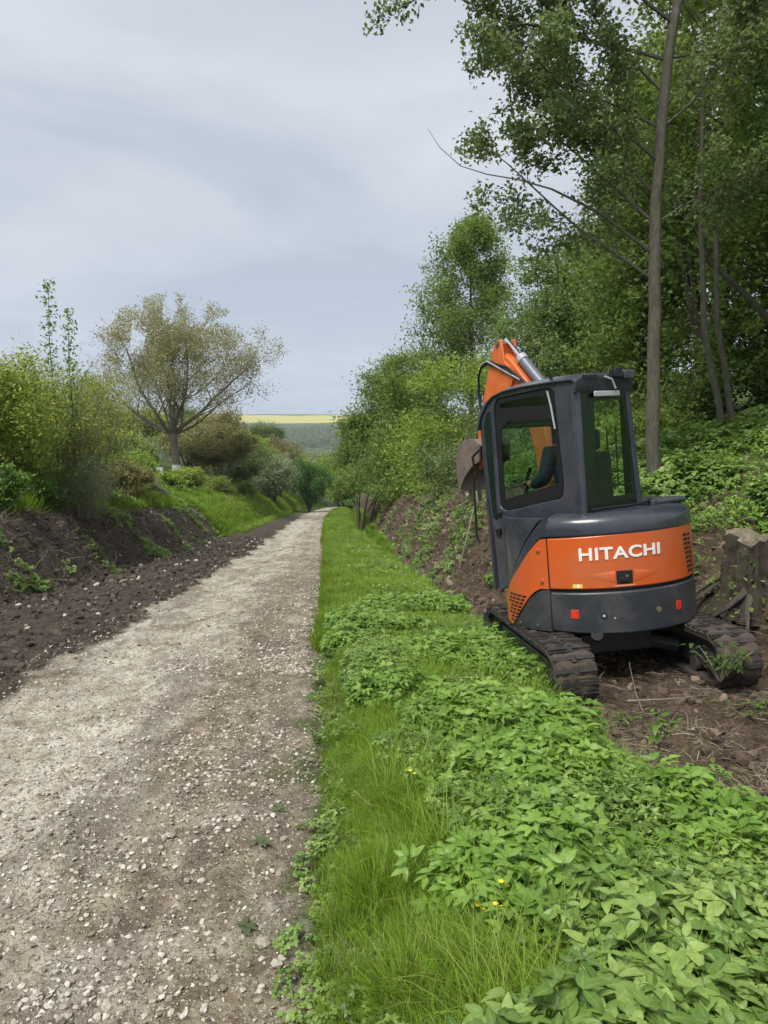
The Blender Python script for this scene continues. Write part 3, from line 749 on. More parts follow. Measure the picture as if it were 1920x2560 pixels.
# ------------------------------------------------------------------ trees and shrubs
def leaves_mesh(name, P, size, mat, up=.55, seed=0, outward=None, aspect=.62, jit=.35):
    """one folded rhomb leaf per point"""
    r = np.random.default_rng(seed); n = len(P); P = np.asarray(P, float)
    nrm = r.normal(size=(n, 3)); nrm[:, 2] = np.abs(nrm[:, 2]) + up
    if outward is not None: nrm += outward*.8
    nrm /= np.linalg.norm(nrm, axis=1)[:, None]
    t = r.normal(size=(n, 3)); t[:, 2] -= .4
    t -= nrm*(t*nrm).sum(1)[:, None]; t /= np.linalg.norm(t, axis=1)[:, None]
    b = np.cross(nrm, t)
    s = (size*(1 + jit*r.uniform(-1, 1, n)))[:, None]
    V = np.empty((n, 4, 3))
    V[:, 0] = P - t*s*.5; V[:, 1] = P + b*s*aspect*.5 + nrm*s*.12; V[:, 2] = P + t*s*.5 - nrm*s*.06; V[:, 3] = P - b*s*aspect*.5 + nrm*s*.12
    i = np.arange(n)[:, None]*4
    F = np.concatenate([i + np.array([0, 1, 2]), i + np.array([0, 2, 3])])
    tint = r.random(n); tint = np.concatenate([tint, tint])
    return np_mesh(name, V.reshape(-1, 3), F, mat, False, {'tint': tint})

class Tree:
    def __init__(s, seed): s.r = random.Random(seed); s.mb = MB(); s.tw = []   # twigs: (point, weight)
    def branch(s, p, d, L, r0, lvl, maxl, nchild, up=.15, wig=.18, spread=.75, seg=5, first=.3, ratio=.62, thin=.6, r1=None, tipw=1.0):
        r = s.r; p = Vector(p); d = Vector(d).normalized(); n = max(3, int(L/(.35 if L > 2 else .2))) if lvl < maxl else 3
        n = min(n, 14); pts = [p.copy()]; rs = [r0]; r1 = r0*.25 if r1 is None else r1; dirs = [d.copy()]
        for i in range(n):
            d = (d + Vector((r.gauss(0, wig), r.gauss(0, wig), r.gauss(0, wig*.6) + up*.3))*(.5)).normalized()
            p = p + d*(L/n); pts.append(p.copy()); rs.append(r0 + (r1-r0)*(i+1)/n); dirs.append(d.copy())
        if r0 > .0025: s.mb.tube(pts, rs, seg if lvl < 2 else (4 if lvl < 3 else 3), False)
        if lvl >= maxl - 1:
            for i in range(1, len(pts)): s.tw.append((pts[i], pts[i-1]))
        if lvl < maxl:
            for k in range(nchild[lvl]):
                f = first + (1-first)*(k + r.random())/nchild[lvl]; i = min(len(pts)-2, int(f*n)); q = pts[i].lerp(pts[i+1], f*n - i if f*n - i < 1 else 1)
                ax = dirs[i].orthogonal().normalized(); ax.rotate(Matrix.Rotation(r.uniform(0, 2*PI), 3, dirs[i]))
                dd = (dirs[i]*(1-spread*.6) + ax*spread).normalized(); dd.z += up
                s.branch(q, dd, L*ratio*r.uniform(.7, 1.15)*(1.05 - .45*f), rs[i]*thin*r.uniform(.7, 1), lvl+1, maxl, nchild, up, wig, spread, seg, .25, ratio, thin)
        return pts, dirs
    def leaf_points(s, n, jit, seed):
        r = np.random.default_rng(seed); A = np.array([list(a)+list(b) for a, b in s.tw]); k = r.integers(0, len(A), n); f = r.random(n)[:, None]
        P = A[k, :3]*f + A[k, 3:]*(1-f) + r.normal(0, jit, (n, 3)); return P
def finish_tree(name, label, cat, group, base, T, P, size, mat, bark, up=.5, seed=0, rot=0):
    o = empty(name, base); tag(o, label, cat, group); B = Vector(base)
    mb = MB(); mb.v = [tuple(Vector(v) - B) for v in T.mb.v]; mb.f = T.mb.f
    if mb.v: mb.build('trunk', bark, o, ang=60)
    me = leaves_mesh('crown', np.asarray(P) - np.array(base), size, mat, up, seed)
    link('crown', me, o)
    return o
def clump_points(clumps, n, r, sub=14, shell=.75, fuzz=.16):
    """leaf positions: sub-clumps spread over ellipsoids, weighted outward; clumps = (cx,cy,cz,rx,ry,rz)"""
    vol = np.array([c[3]*c[5] for c in clumps]); pr = vol/vol.sum(); out = []
    for c, q in zip(clumps, pr):
        m = int(n*q); k = max(6, int(sub*(c[3]*c[5])**.5*3))
        d = r.normal(size=(k, 3)); d /= np.linalg.norm(d, axis=1)[:, None]; rr = (shell + (1-shell)*r.random(k)) * r.uniform(.55, 1.08, k)
        cc = np.array(c[:3]) + d*rr[:, None]*np.array(c[3:])
        j = r.integers(0, k, m); w = r.gamma(2, .5, k); w /= w.sum(); j = r.choice(k, m, p=w)
        sz = fuzz*np.array(c[3:])*r.uniform(.6, 1.6, k)[j][:, None]
        out.append(cc[j] + r.normal(size=(m, 3))*sz)
    return np.concatenate(out)
def bush(name, label, cat, clumps, n, size, mat, seed, bark=None, stems=8, group=None, trunk=None, up=.5, shell=.7, fuzz=.17, sub=14, tr=.05, twig=.012):
    """clumps relative to the base point trunk=(x,y); stems run from the base to clump hearts"""
    bark = bark or M_barkd
    r = np.random.default_rng(seed); rr = random.Random(seed)
    cx = np.mean([c[0] for c in clumps]); cy = np.mean([c[1] for c in clumps])
    bx, by = trunk if trunk else (cx, cy); base = (bx, by, Hs(bx, by) - .03)
    P = clump_points(clumps, n, r, sub, shell, fuzz)
    gz = H(P[:, 0], P[:, 1]); P = P[P[:, 2] > gz + .02]
    T = MB(); B = Vector(base)
    for k in range(stems):
        c = clumps[k % len(clumps)]
        e = Vector((c[0] + c[3]*rr.uniform(-.6, .6), c[1] + c[4]*rr.uniform(-.6, .6), c[2] + c[5]*rr.uniform(0, .7)))
        s0 = B + Vector((rr.uniform(-1, 1), rr.uniform(-1, 1), 0))*(tr*2 if trunk else c[3]*.25)
        if trunk and stems <= 99:
            s0 = B.copy()
        mid = s0.lerp(e, .5) + Vector((rr.gauss(0, .1), rr.gauss(0, .1), .15*(e-s0).length)); L_ = (e - s0).length
        pts = [s0, s0.lerp(mid, .5) + Vector((0, 0, .04*L_)), mid, mid.lerp(e, .5), e]
        T.tube([p - B for p in pts], [tr, tr*.75, tr*.5, tr*.32, twig*.6], 5, False)
        for q in range(5):
            a = pts[2].lerp(pts[4], rr.random()); d = Vector((rr.gauss(0, 1), rr.gauss(0, 1), rr.uniform(.1, 1))).normalized()*c[3]*rr.uniform(.4, .9)
            T.tube([a - B, a + d*.5 + Vector((0, 0, .05)) - B, a + d - B], [twig, twig*.7, twig*.3], 3, False)
    o = empty(name, base); tag(o, label, cat, group)
    T.build('trunk' if trunk else 'stems', bark, o, ang=60)
    link('crown' if trunk else 'foliage', leaves_mesh('crown', P - np.array(base), size, mat, up, seed + 1), o)
    return o

# -- tall slender tree beside the excavator, branches reaching over the track
def tall_tree():
    bx, by = 3.37, 9.36; b = Vector((bx, by, Hs(bx, by) - .1)); T = Tree(11); r = T.r
    path = [b, b + Vector((-.08, -.02, .9)), b + Vector((-.13, 0, 2.2)), Vector((3.22, 9.4, 4.2)), Vector((3.30, 9.4, 5.7)), Vector((3.48, 9.4, 7.3)), Vector((3.66, 9.5, 9.0)), Vector((3.72, 9.5, 11.0)), Vector((3.8, 9.5, 13))]
    path[1].z = b.z + .55
    pp = []
    for i in range(len(path)-1):
        for k in range(4): pp.append(path[i].lerp(path[i+1], k/4) + Vector((r.gauss(0, .006), r.gauss(0, .006), 0)))
    pp.append(path[-1]); n = len(pp)
    T.mb.tube(pp, [.088*(1 - .72*i/(n-1)) + .030*math.exp(-i*.9) for i in range(n)], 12)
    def at(z): return min(pp, key=lambda p: abs(p.z - z))
    # (height, direction, length, radius)
    spec = [(3.3, (-1, -.15, .55), 2.6, .028), (3.9, (-.75, .3, .7), 2.3, .026), (4.3, (-1, -.1, .75), 2.0, .022), (4.7, (-.9, -.45, .5), 2.3, .028),
            (5.2, (-.8, .15, .8), 2.5, .03), (5.6, (-1, -.05, .40), 3.2, .034), (5.9, (-.9, -.35, .36), 3.3, .034), (6.3, (-1, -.15, .26), 3.5, .03), (6.6, (-1, .2, .42), 3.6, .03), (5.0, (-1, .0, .62), 2.4, .024),
            (7.0, (-1, -.3, .25), 3.6, .03), (7.4, (-.9, .1, .3), 3.4, .028), (7.8, (-1, -.1, .3), 3.2, .024), (8.3, (-1, .3, .2), 2.8, .02),
            (4.0, (.9, .3, .5), 1.6, .02), (4.8, (1, -.1, .6), 1.8, .022), (5.6, (.9, .3, .4), 2.0, .022), (6.4, (.9, -.4, .5), 2.0, .022), (7.2, (1, .1, .4), 2.2, .02), (8.2, (.8, -.2, .4), 2.2, .02), (9.2, (-.6, -.5, .5), 2.4, .02), (9.6, (.3, -.8, .5), 2.2, .02)]
    for z, d, L, q in spec:
        T.branch(at(z), d, L, q*.72, 1, 3, [0, 10, 5], up=.10, wig=.16, spread=.66, ratio=.42, first=.12)
    # bare dead twig pointing left
    T.mb.tube([(1.9, 9.0, 4.15), (1.5, 8.95, 4.24), (1.15, 8.9, 4.28), (.85, 8.87, 4.36), (.62, 8.86, 4.55), (.48, 8.85, 4.75)], [.012, .009, .007, .005, .004, .002], 4, False)
    T.mb.tube([(3.25, 9.4, 3.5), (2.5, 9.2, 3.95), (1.9, 9.0, 4.15)], [.024, .018, .012], 5, False)
    P = T.leaf_points(62000, .07, 5)
    o = finish_tree('slender_tree', 'tall slender grey-barked tree behind the cab, its leafy boughs reaching left over the verge', 'tree', None, tuple(b), T, P, .062, G['cherry'], M_barkp, .3, 6)
tall_tree()
# -- double stemmed young tree
def twin_tree():
    bx, by = 5.35, 11.9; b = Vector((bx, by, Hs(bx, by) - .1)); T = Tree(13)
    for k, (dx, tx, ty, tz, q) in enumerate(((-.06, -.62, 0, 3.6, .06), (.12, -.42, -.05, 3.5, .055))):
        s = b + Vector((dx, 0, 0)); m = b + Vector((tx, ty, tz)); top = b + Vector((tx - .05 + .35*k, ty, 7.2)); end = top + Vector((.1, 0, 3))
        pts = []
        for u in np.linspace(0, 1, 7): pts.append(s.lerp(m, u) + Vector((T.r.gauss(0, .02) - .08*math.sin(PI*u), 0, 0)))
        for u in np.linspace(.2, 1, 6): pts.append(m.lerp(top, u) + Vector((T.r.gauss(0, .03), 0, 0)))
        pts.append(end)
        T.mb.tube(pts, [q*(1 - .75*i/(len(pts)-1)) for i in range(len(pts))], 8)
        for z in range(9):
            p = pts[5 + z % 8]; T.branch(p, (T.r.uniform(-1, 1), T.r.uniform(-1, .6), .6), T.r.uniform(1.2, 2.2), .016, 1, 3, [0, 5, 3], up=.1, ratio=.45)
    P = T.leaf_points(11000, .10, 8)
    finish_tree('twin_stem_tree', 'young tree with two thin pale stems rising in a narrow V behind the slender tree', 'tree', None, tuple(b), T, P, .085, G['oak'], M_barkp, .4, 9)
twin_tree()
# -- leaning pole trunk in the wood
def leaning():
    bx, by = 7.4, 12.6; b = Vector((bx, by, Hs(bx, by))); T = Tree(17)
    pts = [b + Vector((-3.4*u, -.2*u, 2.9*u + .3*math.sin(3*u))) for u in np.linspace(0, 1, 9)]
    T.mb.tube(pts, [.07*(1-.6*i/8) for i in range(9)], 8)
    for p in pts[5:]: T.branch(p, (-.5, -.3, .8), 1.2, .015, 1, 3, [0, 4, 3], ratio=.5)
    finish_tree('leaning_tree', 'thin dead-looking trunk leaning left across the dark wood right of the twin stems', 'tree', None, tuple(b), T, T.leaf_points(1500, .12, 3), .08, G['dark'], M_barkp, .4, 4)
leaning()

# -- the wood on the right: individual crowns
def wood_tree(seed, x, y, h, crown, n_, size, mat, label, trunk_r=.12, bark=None, low=.25, grp='trees of the wood on the right'):
    r = np.random.default_rng(seed); z0 = Hs(x, y); cl = []; n = int(n_*.72)
    for k in range(11):
        f = low + (1-low)*(k + .5)/11; rad_ = crown*(math.sin(PI*min(1, max(.12, (f - low*.6)/(1.06 - low*.6)))**.8))*.62
        a = r.uniform(0, 2*PI); of = crown*.42*r.uniform(.2, 1)
        cl.append((x + of*math.cos(a), y + of*math.sin(a), z0 + f*h, rad_*r.uniform(.8, 1.2)+.2, rad_*r.uniform(.8, 1.2)+.2, rad_*r.uniform(.45, .75)+.2))
    return bush('woodland_tree', label, 'tree', cl, n, size, mat, seed, bark or M_barkd, 11, grp, (x, y), tr=trunk_r, sub=20, shell=.6, fuzz=.13)
wood_tree(21, 8.1, 11.6, 10.5, 2.9, 42000, .10, G['dark'], 'dark broadleaf tree filling the top right corner behind the twin stems')
wood_tree(22, 6.6, 15.5, 11.0, 3.0, 36000, .11, G['dark'], 'dark tree directly behind the double stemmed tree', low=.12)
wood_tree(23, 9.6, 16.5, 13.0, 3.6, 34000, .12, G['dark'], 'tall dark tree deeper in the wood at the right edge', low=.1)
wood_tree(24, 6.2, 18.5, 9.6, 2.5, 34000, .11, G['oak'], 'rounded green tree between the slender trunk and the cab roof', low=.05)
wood_tree(25, 12.2, 21.5, 14.0, 4.2, 28000, .14, G['dark'], 'large shaded tree at the back of the wood', low=.05)
wood_tree(26, 7.9, 22.0, 12.0, 3.6, 30000, .13, G['dark'], 'shaded tree at the back of the wood beyond the twin stems', low=.02)
wood_tree(27, 6.6, 8.6, 9.5, 2.3, 26000, .09, G['cherry'], 'light leaved young tree overhanging the slope at the right frame edge', .07, M_barkp, .45)
wood_tree(28, 9.8, 10.2, 4.6, 2.6, 16000, .10, G['oak'], 'low tree with branches sweeping down over the slope at the right edge', .06, None, .15)
wood_tree(33, 7.0, 13.6, 5.0, 2.1, 14000, .10, G['oak'], 'small leafy tree behind the leaning trunk', .05, None, .1)
# mid distance, soft willow-like masses above the cab
wood_tree(29, 5.0, 22.5, 6.4, 2.3, 42000, .10, G['blue'], 'soft cool green willow behind the excavator boom', .10, None, .0)
wood_tree(30, 6.9, 26.5, 8.6, 3.0, 34000, .11, G['blue'], 'second cool green willow behind the cab roof', .10, None, .0)
wood_tree(31, 6.4, 34.0, 8.4, 1.7, 12000, .12, G['blue'], 'thin topped cool green tree left of the willows', .08, None, .0)
wood_tree(34, 9.5, 33.0, 11.5, 4.0, 22000, .15, G['dark'], 'distant dark tree closing the wood behind the willows', .1, None, .0)

# -- conical tree standing above the hedge
def conical(x, y, h, w, seed):
    z = Hs(x, y); b = Vector((x, y, z)); T = Tree(seed); r = T.r
    T.mb.tube([b + Vector((.1*math.sin(u*5), 0, u*h)) for u in np.linspace(0, 1, 12)], [.17*(1-.92*i/11) for i in range(12)], 8)
    for k in range(70):
        f = .30 + .69*k/70; a = r.uniform(0, 2*PI); L = w*(1.02 - f)**.62*r.uniform(.65, 1.15)*(.75 if f < .38 else 1)
        T.branch(b + Vector((0, 0, f*h)), (math.cos(a), math.sin(a), .55), L, .04*(1.1-f), 1, 3, [0, 7, 3], up=.16, wig=.12, spread=.6, ratio=.42)
    P = T.leaf_points(38000, .27, seed)
    finish_tree('conical_tree', 'airy conical tree with small leaves rising above the hedge left of the boom', 'tree', None, tuple(b), T, P, .14, G['oak'], M_barkd, .3, seed)
conical(4.7, 42.0, 13.2, 5.2, 41)

# -- hedge trees left of the excavator
bush('hedge_tree', 'dark leaved hedge tree leaning out over the bend of the track', 'tree',
     [(-1.50, 46, -.9, 1.6, 1.6, 1.5), (-1.02, 45.5, 1.0, 1.7, 1.6, 1.2), (0.18, 45, 3.6, 2.0, 1.8, 1.3), (1.54, 45, 4.3, 1.9, 1.8, 1.2), (0.66, 45.3, 2.3, 2.0, 1.8, 1.5), (2.34, 45, 3.2, 1.7, 1.6, 1.3), (-1.42, 45, .2, 1.2, 1.3, 1.2), (0.42, 45.5, .6, 1.9, 1.7, 1.7), (2.18, 45, 1.9, 1.9, 1.7, 1.9), (-1.98, 45.6, 1.0, .9, .9, .7), (1.78, 46, -1.5, 1.6, 1.5, 1.6), (-0.62, 46.5, -1.8, 1.2, 1.4, .9)],
     46000, .15, G['oak'], 51, M_barkd, 10, None, (1.9, 46), tr=.16)
bush('hedge_shrub', 'bright fresh green hedge shrub just left of the excavator bucket', 'shrub',
     [(2.3, 27, .9, 1.6, 1.4, 1.3), (1.2, 28, .3, 1.3, 1.3, 1.4), (3.3, 26, .4, 1.3, 1.2, 1.5), (2.4, 26.5, 2.9, 1.5, 1.3, .9), (3.6, 27, 2.8, 1.2, 1.1, .9), (1.9, 27, -.6, 1.5, 1.2, .9)],
     26000, .10, G['bright'], 52, M_barkd, 8)
bush('hedge_shrub', 'fresh green hazel shrub in the middle of the hedge above the cut bank', 'shrub',
     [(.9, 34, .8, 1.7, 1.5, 1.6), (.1, 36, -.4, 1.5, 1.4, 1.5), (1.8, 33, -.6, 1.5, 1.4, 1.3), (.9, 34, 2.9, 1.5, 1.2, 1.1), (.6, 34, -1.6, 1.7, 1.3, .8)],
     26000, .11, G['oak'], 53, M_barkd, 10)
bush('hedge_shrub', 'shaded low shrub on the bank top behind the bucket', 'shrub',
     [(1.9, 21, -.1, 1.0, 1.0, .9), (2.9, 20, -.1, 1.2, 1.0, 1.0), (3.6, 19, .2, 1.1, 1.0, 1.1), (2.2, 20.5, -.9, .9, .8, .5), (2.9, 22, 1.1, 1.1, 1.0, .8)],
     20000, .085, G['cherry'], 54, M_barkd, 9)
bush('hedge_shrub', 'yellow green shrub standing low behind the excavator cab', 'shrub',
     [(3.5, 14.5, .6, 1.0, .9, .9), (4.4, 14.0, .9, 1.0, .9, .9), (2.9, 15.5, .3, .8, .8, .7), (5.2, 13.7, 1.1, .9, .9, .8)],
     16000, .075, G['bright'], 55, M_barkd, 8)
bush('hedge_shrub', 'ragged shrub with drooping twigs at the left end of the cut bank', 'shrub',
     [(-1.6, 41, -1.9, 1.0, 1.0, .8), (-.7, 39, -1.5, 1.1, 1.0, .9), (.3, 37, -1.3, 1.1, 1.0, .8), (-2.3, 43, -2.2, .8, .8, .7)],
     12000, .12, G['oak'], 56, M_barkd, 8)
# dark gnarled stump-like trunk at the hedge foot
def old_trunk():
    x, y = .36, 47; z = Hs(x, y) - .3; mb = MB(); r = random.Random(4)
    pts = [(x + .05*math.sin(k), y, z + k*.42) for k in range(8)]
    mb.tube(pts, [.55, .42, .36, .38, .33, .30, .26, .22], 9)
    for k in range(5): mb.tube([pts[5 + k % 3], (x + r.uniform(-1, .6), y + r.uniform(-.4, .4), z + 3.0 + r.random()), (x + r.uniform(-1.6, 1), y, z + 4.2)], [.16, .1, .04], 6)
    o = empty('old_tree', (x, y, z)); tag(o, 'dark ivy-clad old trunk at the foot of the hedge beside the bend', 'tree')
    mb.v = [tuple(Vector(v) - Vector((x, y, z))) for v in mb.v]; mb.build('trunk', M_barkd, o)
    r2 = np.random.default_rng(3); n = 2600; a = r2.uniform(0, 2*PI, n); h = r2.uniform(0, 3.4, n); q = r2.normal(.38, .12, n)
    link('ivy', leaves_mesh('ivy', np.stack([q*np.cos(a), q*np.sin(a), h], -1), .12, G['dark'], .2, 5), o)
old_trunk()

# -- left of the track
def walnut():
    x, y = -16.4, 60.0; z = -3.35; T = Tree(61); r = T.r; b = Vector((x, y, z))
    tp = [b, b + Vector((.02, 0, 1)), b + Vector((-.06, 0, 2.1)), b + Vector((-.14, 0, 3.0)), b + Vector((-.2, 0, 3.6))]
    T.mb.tube(tp, [.44, .34, .30, .30, .31], 12)
    top = tp[-1]
    for d, L, q in (((-1, .2, .75), 6.4, .2), ((-.55, -.4, 1.1), 6.6, .2), ((-.1, .3, 1.3), 6.4, .2), ((.45, -.3, 1.15), 6.8, .21), ((.95, .1, .85), 7.2, .22), ((1.1, .3, .55), 6.6, .13), ((-1.1, -.3, .5), 5.8, .13), ((.2, -.8, .8), 5.6, .15), ((.6, .8, .8), 5.8, .15), ((-.7, .8, .8), 5.6, .15)):
        T.branch(top - Vector((0, 0, r.uniform(0, .5))), d, L*1.16, q*.8, 1, 5, [0, 8, 5, 4, 3], up=.18, wig=.18, spread=.70, ratio=.60, first=.18, thin=.55)
    P = T.leaf_points(30000, .30, 62)
    rg = np.random.default_rng(77); d_ = rg.normal(size=(38000, 3)); d_ /= np.linalg.norm(d_, axis=1)[:, None]; d_[:, 2] = np.where(d_[:, 2] < -.55, -d_[:, 2], d_[:, 2])
    Q = np.array([x + .3, y, z + 9.3]) + d_*(rg.random((38000, 1))**.45)*np.array([6.5, 6.2, 4.9]); Q += rg.normal(0, .1, Q.shape)
    k_ = (fbm(Q[:, 0]*.9 + Q[:, 1]*.3, Q[:, 2]*.9, 78, 3) > -.02); P = np.concatenate([P, Q[k_]])
    g = finish_tree('walnut_tree', 'large spreading walnut with thin bronze young leaves and a lime washed foot', 'tree', None, tuple(b), T, P, .135, G['walnut'], M_barkw, .3, 63)
walnut()
def bt(name, label, cat, px, py, pz, rx, rz, n, size, mat, seed, trunk=True, k=7, bark=None, tr=.07, ry=None, group=None, fuzz=.17):
    """crown made of k clumps filling an ellipsoid centred at px,py,pz"""
    r = np.random.default_rng(seed); cl = []
    ry = ry or rx
    for i in range(k):
        d = r.normal(size=3); d /= np.linalg.norm(d); q = r.uniform(.35, .68)
        cl.append((px + d[0]*rx*q, py + d[1]*ry*q, pz + d[2]*rz*q, rx*r.uniform(.34, .52), ry*r.uniform(.34, .52), rz*r.uniform(.32, .5)))
    return bush(name, label, cat, cl, n, size, mat, seed, bark, 8, group, (px, py) if trunk else None, tr=tr, fuzz=fuzz)
L = 'shrubs and small trees beyond the left bank'
# foreground bushes at the left
bt('shrub', 'tall light green bush at the far left edge of the photo', 'shrub', -9.4, 18.5, 1.3, 2.2, 2.3, 30000, .085, G['yellow'], 71, False, 12, ry=1.8)
bt('shrub', 'light green elder bush behind the two tall shoots', 'shrub', -10.3, 24.0, 1.2, 2.2, 2.3, 24000, .09, G['yellow'], 72, False, 12)
bt('shrub', 'dark fresh nettle clump hanging over the left bank edge', 'shrub', -8.45, 15.8, .0, 1.0, .65, 11000, .075, G['nettle'], 73, False, 8)
bt('shrub', 'second nettle clump right of the first on the left bank', 'shrub', -8.7, 18.3, -.25, .9, .55, 6000, .075, G['nettle'], 74, False, 6)
bt('shrub', 'green bush filling the gap below the tall light bush', 'shrub', -10.2, 19.5, .0, 2.0, 1.3, 16000, .085, G['bright'], 75, False, 9)
bt('shrub', 'rounded green bush in front of the walnut trunk', 'shrub', -12.2, 36.5, -.4, 1.35, 1.5, 14000, .12, G['oak'], 76, True, 8)
bt('shrub', 'olive bush right of the brown brush', 'shrub', -10.4, 29.5, -.9, 1.6, 1.0, 12000, .10, G['olive'], 77, False, 8)
bt('shrub', 'yellow green low bush at the foot of the walnut', 'shrub', -13.4, 51, -2.7, 2.0, 1.1, 9000, .14, G['yellow'], 78, False, 8)
bt('shrub', 'light green bush between the brush and the walnut', 'shrub', -15.2, 44, -.6, 2.2, 2.0, 14000, .13, G['yellow'], 79, False, 9)
bt('shrub', 'small silvery shrub left of the walnut foot', 'shrub', -16.8, 50, -1.9, .9, .8, 3500, .12, G['pale'], 80, False, 6)
bt('fruit_tree', 'olive brown fruit tree crown right of the walnut trunk', 'tree', -14.0, 66, -1.3, 3.4, 1.9, 16000, .17, G['olive'], 81, True, 9, M_barkw, .13)
bt('fruit_tree', 'bronze leaved fruit tree with a dark forked trunk beyond the walnut', 'tree', -13.4, 72, -3.0, 3.2, 3.0, 16000, .18, G['cherry'], 82, True, 9, M_barkd, .15)
bt('fruit_tree', 'bronze brown tree standing behind the walnut trunk', 'tree', -19.0, 74, -.9, 3.6, 2.2, 13000, .18, G['walnut'], 83, True, 9, M_barkd, .12)
bt('fruit_tree', 'pale brown green tree left of the emerald tree', 'tree', -11.9, 82, -5.2, 3.4, 3.0, 16000, .18, G['pale'], 84, True, 10, M_barkd, .12)
bt('fruit_tree', 'thin pale tree between the brown fruit trees', 'tree', -13.0, 95, -5.0, 3.6, 3.2, 11000, .2, G['pale'], 85, True, 9)
bt('emerald_tree', 'dark emerald green pyramidal tree at the bend, left of the track', 'tree', -8.6, 87, -5.6, 2.6, 3.3, 20000, .16, G['fir'], 86, True, 11, M_barkd, .12)
bt('young_tree', 'yellow green tree directly behind the end of the track', 'tree', -6.3, 104, -7.0, 3.3, 4.0, 15000, .22, G['bright'], 87, True, 10)
bt('young_tree', 'yellow green tree left of the track end', 'tree', -10.8, 112, -7.2, 3.2, 3.7, 11000, .22, G['yellow'], 88, True, 9)
bt('round_bush', 'dark round bush where the track disappears', 'shrub', -4.3, 104, -10.1, 2.0, 1.9, 9000, .15, G['dark'], 89, False, 9)
bt('young_tree', 'cool green tree hanging over the end of the track', 'tree', -2.9, 118, -8.2, 4.2, 4.3, 13000, .25, G['blue'], 90, True, 10)
bt('young_tree', 'pale tree in the gap under the hedge tree', 'tree', .6, 132, -8.8, 4.6, 4.2, 12000, .28, G['pale'], 91, True, 10)
bt('young_tree', 'bright green tree behind the old trunk', 'tree', 1.4, 96, -6.8, 3.6, 3.4, 12000, .2, G['bright'], 92, True, 9)
bt('young_tree', 'green tree at the far end of the hedge', 'tree', -1.0, 80, -6.2, 2.2, 2.5, 10000, .18, G['olive'], 93, True, 8)
bt('low_bush', 'low bush on the right side of the bend', 'shrub', -2.0, 70, -6.6, 2.2, 1.0, 7000, .15, G['nettle'], 94, False, 8)
# distant trees in the valley
rr_ = random.Random(5)
kinds = [('blue', 'cool green'), ('oak', 'mid green'), ('fir', 'dark emerald'), ('bright', 'light green'), ('cherry', 'grey green'), ('pale', 'pale sage')]
VT = []
for i in range(12):
    y = 135 + 18*i + rr_.uniform(-4, 4); x = -y*.115 + rr_.uniform(-.10, .13)*y; k = kinds[rr_.randrange(6)]
    zt = Hs(x, y) if y < 165 else float(-drop(y)); h = rr_.uniform(5.5, 9)
    g_ = empty('valley_tree', (x, y, zt - .3)); VT.append((x/y, k[1], g_))
    r = np.random.default_rng(400+i); cl = []
    for q in range(7):
        d = r.normal(size=3); d /= np.linalg.norm(d); cl.append((d[0]*h*.28, d[1]*h*.28, h*.62 + d[2]*h*.24, h*.2, h*.2, h*.18))
    link('crown', leaves_mesh('crown', clump_points(cl, 1800, r, 10), .45, G[k[0]], .4, i), g_)
    MB().tube([(0, 0, 0), (.1, 0, h*.35), (0, .1, h*.7)], [.22, .17, .08], 6).build('trunk', M_barkd, g_)
for j, (q, cn, g_) in enumerate(sorted(VT, key=lambda v: v[0])):
    tag(g_, 'far-off %s tree in the valley, %s from the left beyond the track end' % (cn, ('first', 'second', 'third', 'fourth', 'fifth', 'sixth', 'seventh', 'eighth', 'ninth', 'tenth', 'eleventh', 'twelfth')[j]), 'tree', 'trees down in the valley')
# woodland band on the far slope
n = 16000; y = rng.uniform(420, 1500, n); x = rng.uniform(-1, 1, n)*y*.65 - 20; k = fbm(x/120, y/90, 95, 3) > -.10; x, y = x[k], y[k]; n = len(x)
def treelet(seed, mat):
    r = np.random.default_rng(seed); cl = [(0, 0, .6, .35, .35, .35), (.15, .1, .8, .2, .2, .2), (-.15, 0, .45, .25, .25, .2)]
    return leaves_mesh('treelet', clump_points(cl, 260, r, 8), .17, mat, .5, seed)
c_tl = proto_coll('treelets', [proto('treelet', treelet(500+i, G[k_])) for i, k_ in enumerate(('oak', 'dark', 'cherry', 'blue', 'oak'))])
sc = rng.uniform(7, 14, n)
scatter('far_wood', np.stack([x, y, -drop(y) + 3*fbm(x/160, y/160, 91, 3) - 1], -1), rots(n, .05), sc, rng.integers(0, 5, n), c_tl, 'far woods in the valley below the yellow field')

# -- brown brush: many thin upright stems
def brush(name, label, x, y, n, h, w, seed, leafn, leafm):
    r = random.Random(seed); b = Vector((x, y, Hs(x, y) - .05)); mb = MB(); tips = []
    for k in range(n):
        dx, dy = r.gauss(0, w*.5), r.gauss(0, w*.5); hh = h*r.uniform(.45, 1.05); lean = Vector((dx*.7 + r.gauss(0, .22), dy*.6, 0))
        p0 = Vector((dx*.6, dy*.6, 0)); pts = [p0, p0 + lean*.35 + Vector((0, 0, hh*.4)), p0 + lean*.7 + Vector((r.gauss(0, .05), 0, hh*.75)), p0 + lean*1.05 + Vector((r.gauss(0, .08), r.gauss(0, .08), hh))]
        mb.tube(pts, [.011, .008, .005, .002], 4, False)
        for q in range(5):
            a = pts[1].lerp(pts[3], r.random()); e_ = a + Vector((r.gauss(0, .25), r.gauss(0, .2), r.uniform(.1, .5))); mb.tube([a, e_], [.005, .002], 3, False); tips.append(list(e_)); tips.append(list(a))
    o = empty(name, b); tag(o, label, 'shrub'); mb.build('stems', M_stem, o, ang=80)
    rg = np.random.default_rng(seed); T_ = np.array(tips); P = T_[rg.integers(0, len(T_), leafn)] + rg.normal(0, .12, (leafn, 3))
    link('foliage', leaves_mesh('foliage', P, .075, leafm, .4, seed), o)
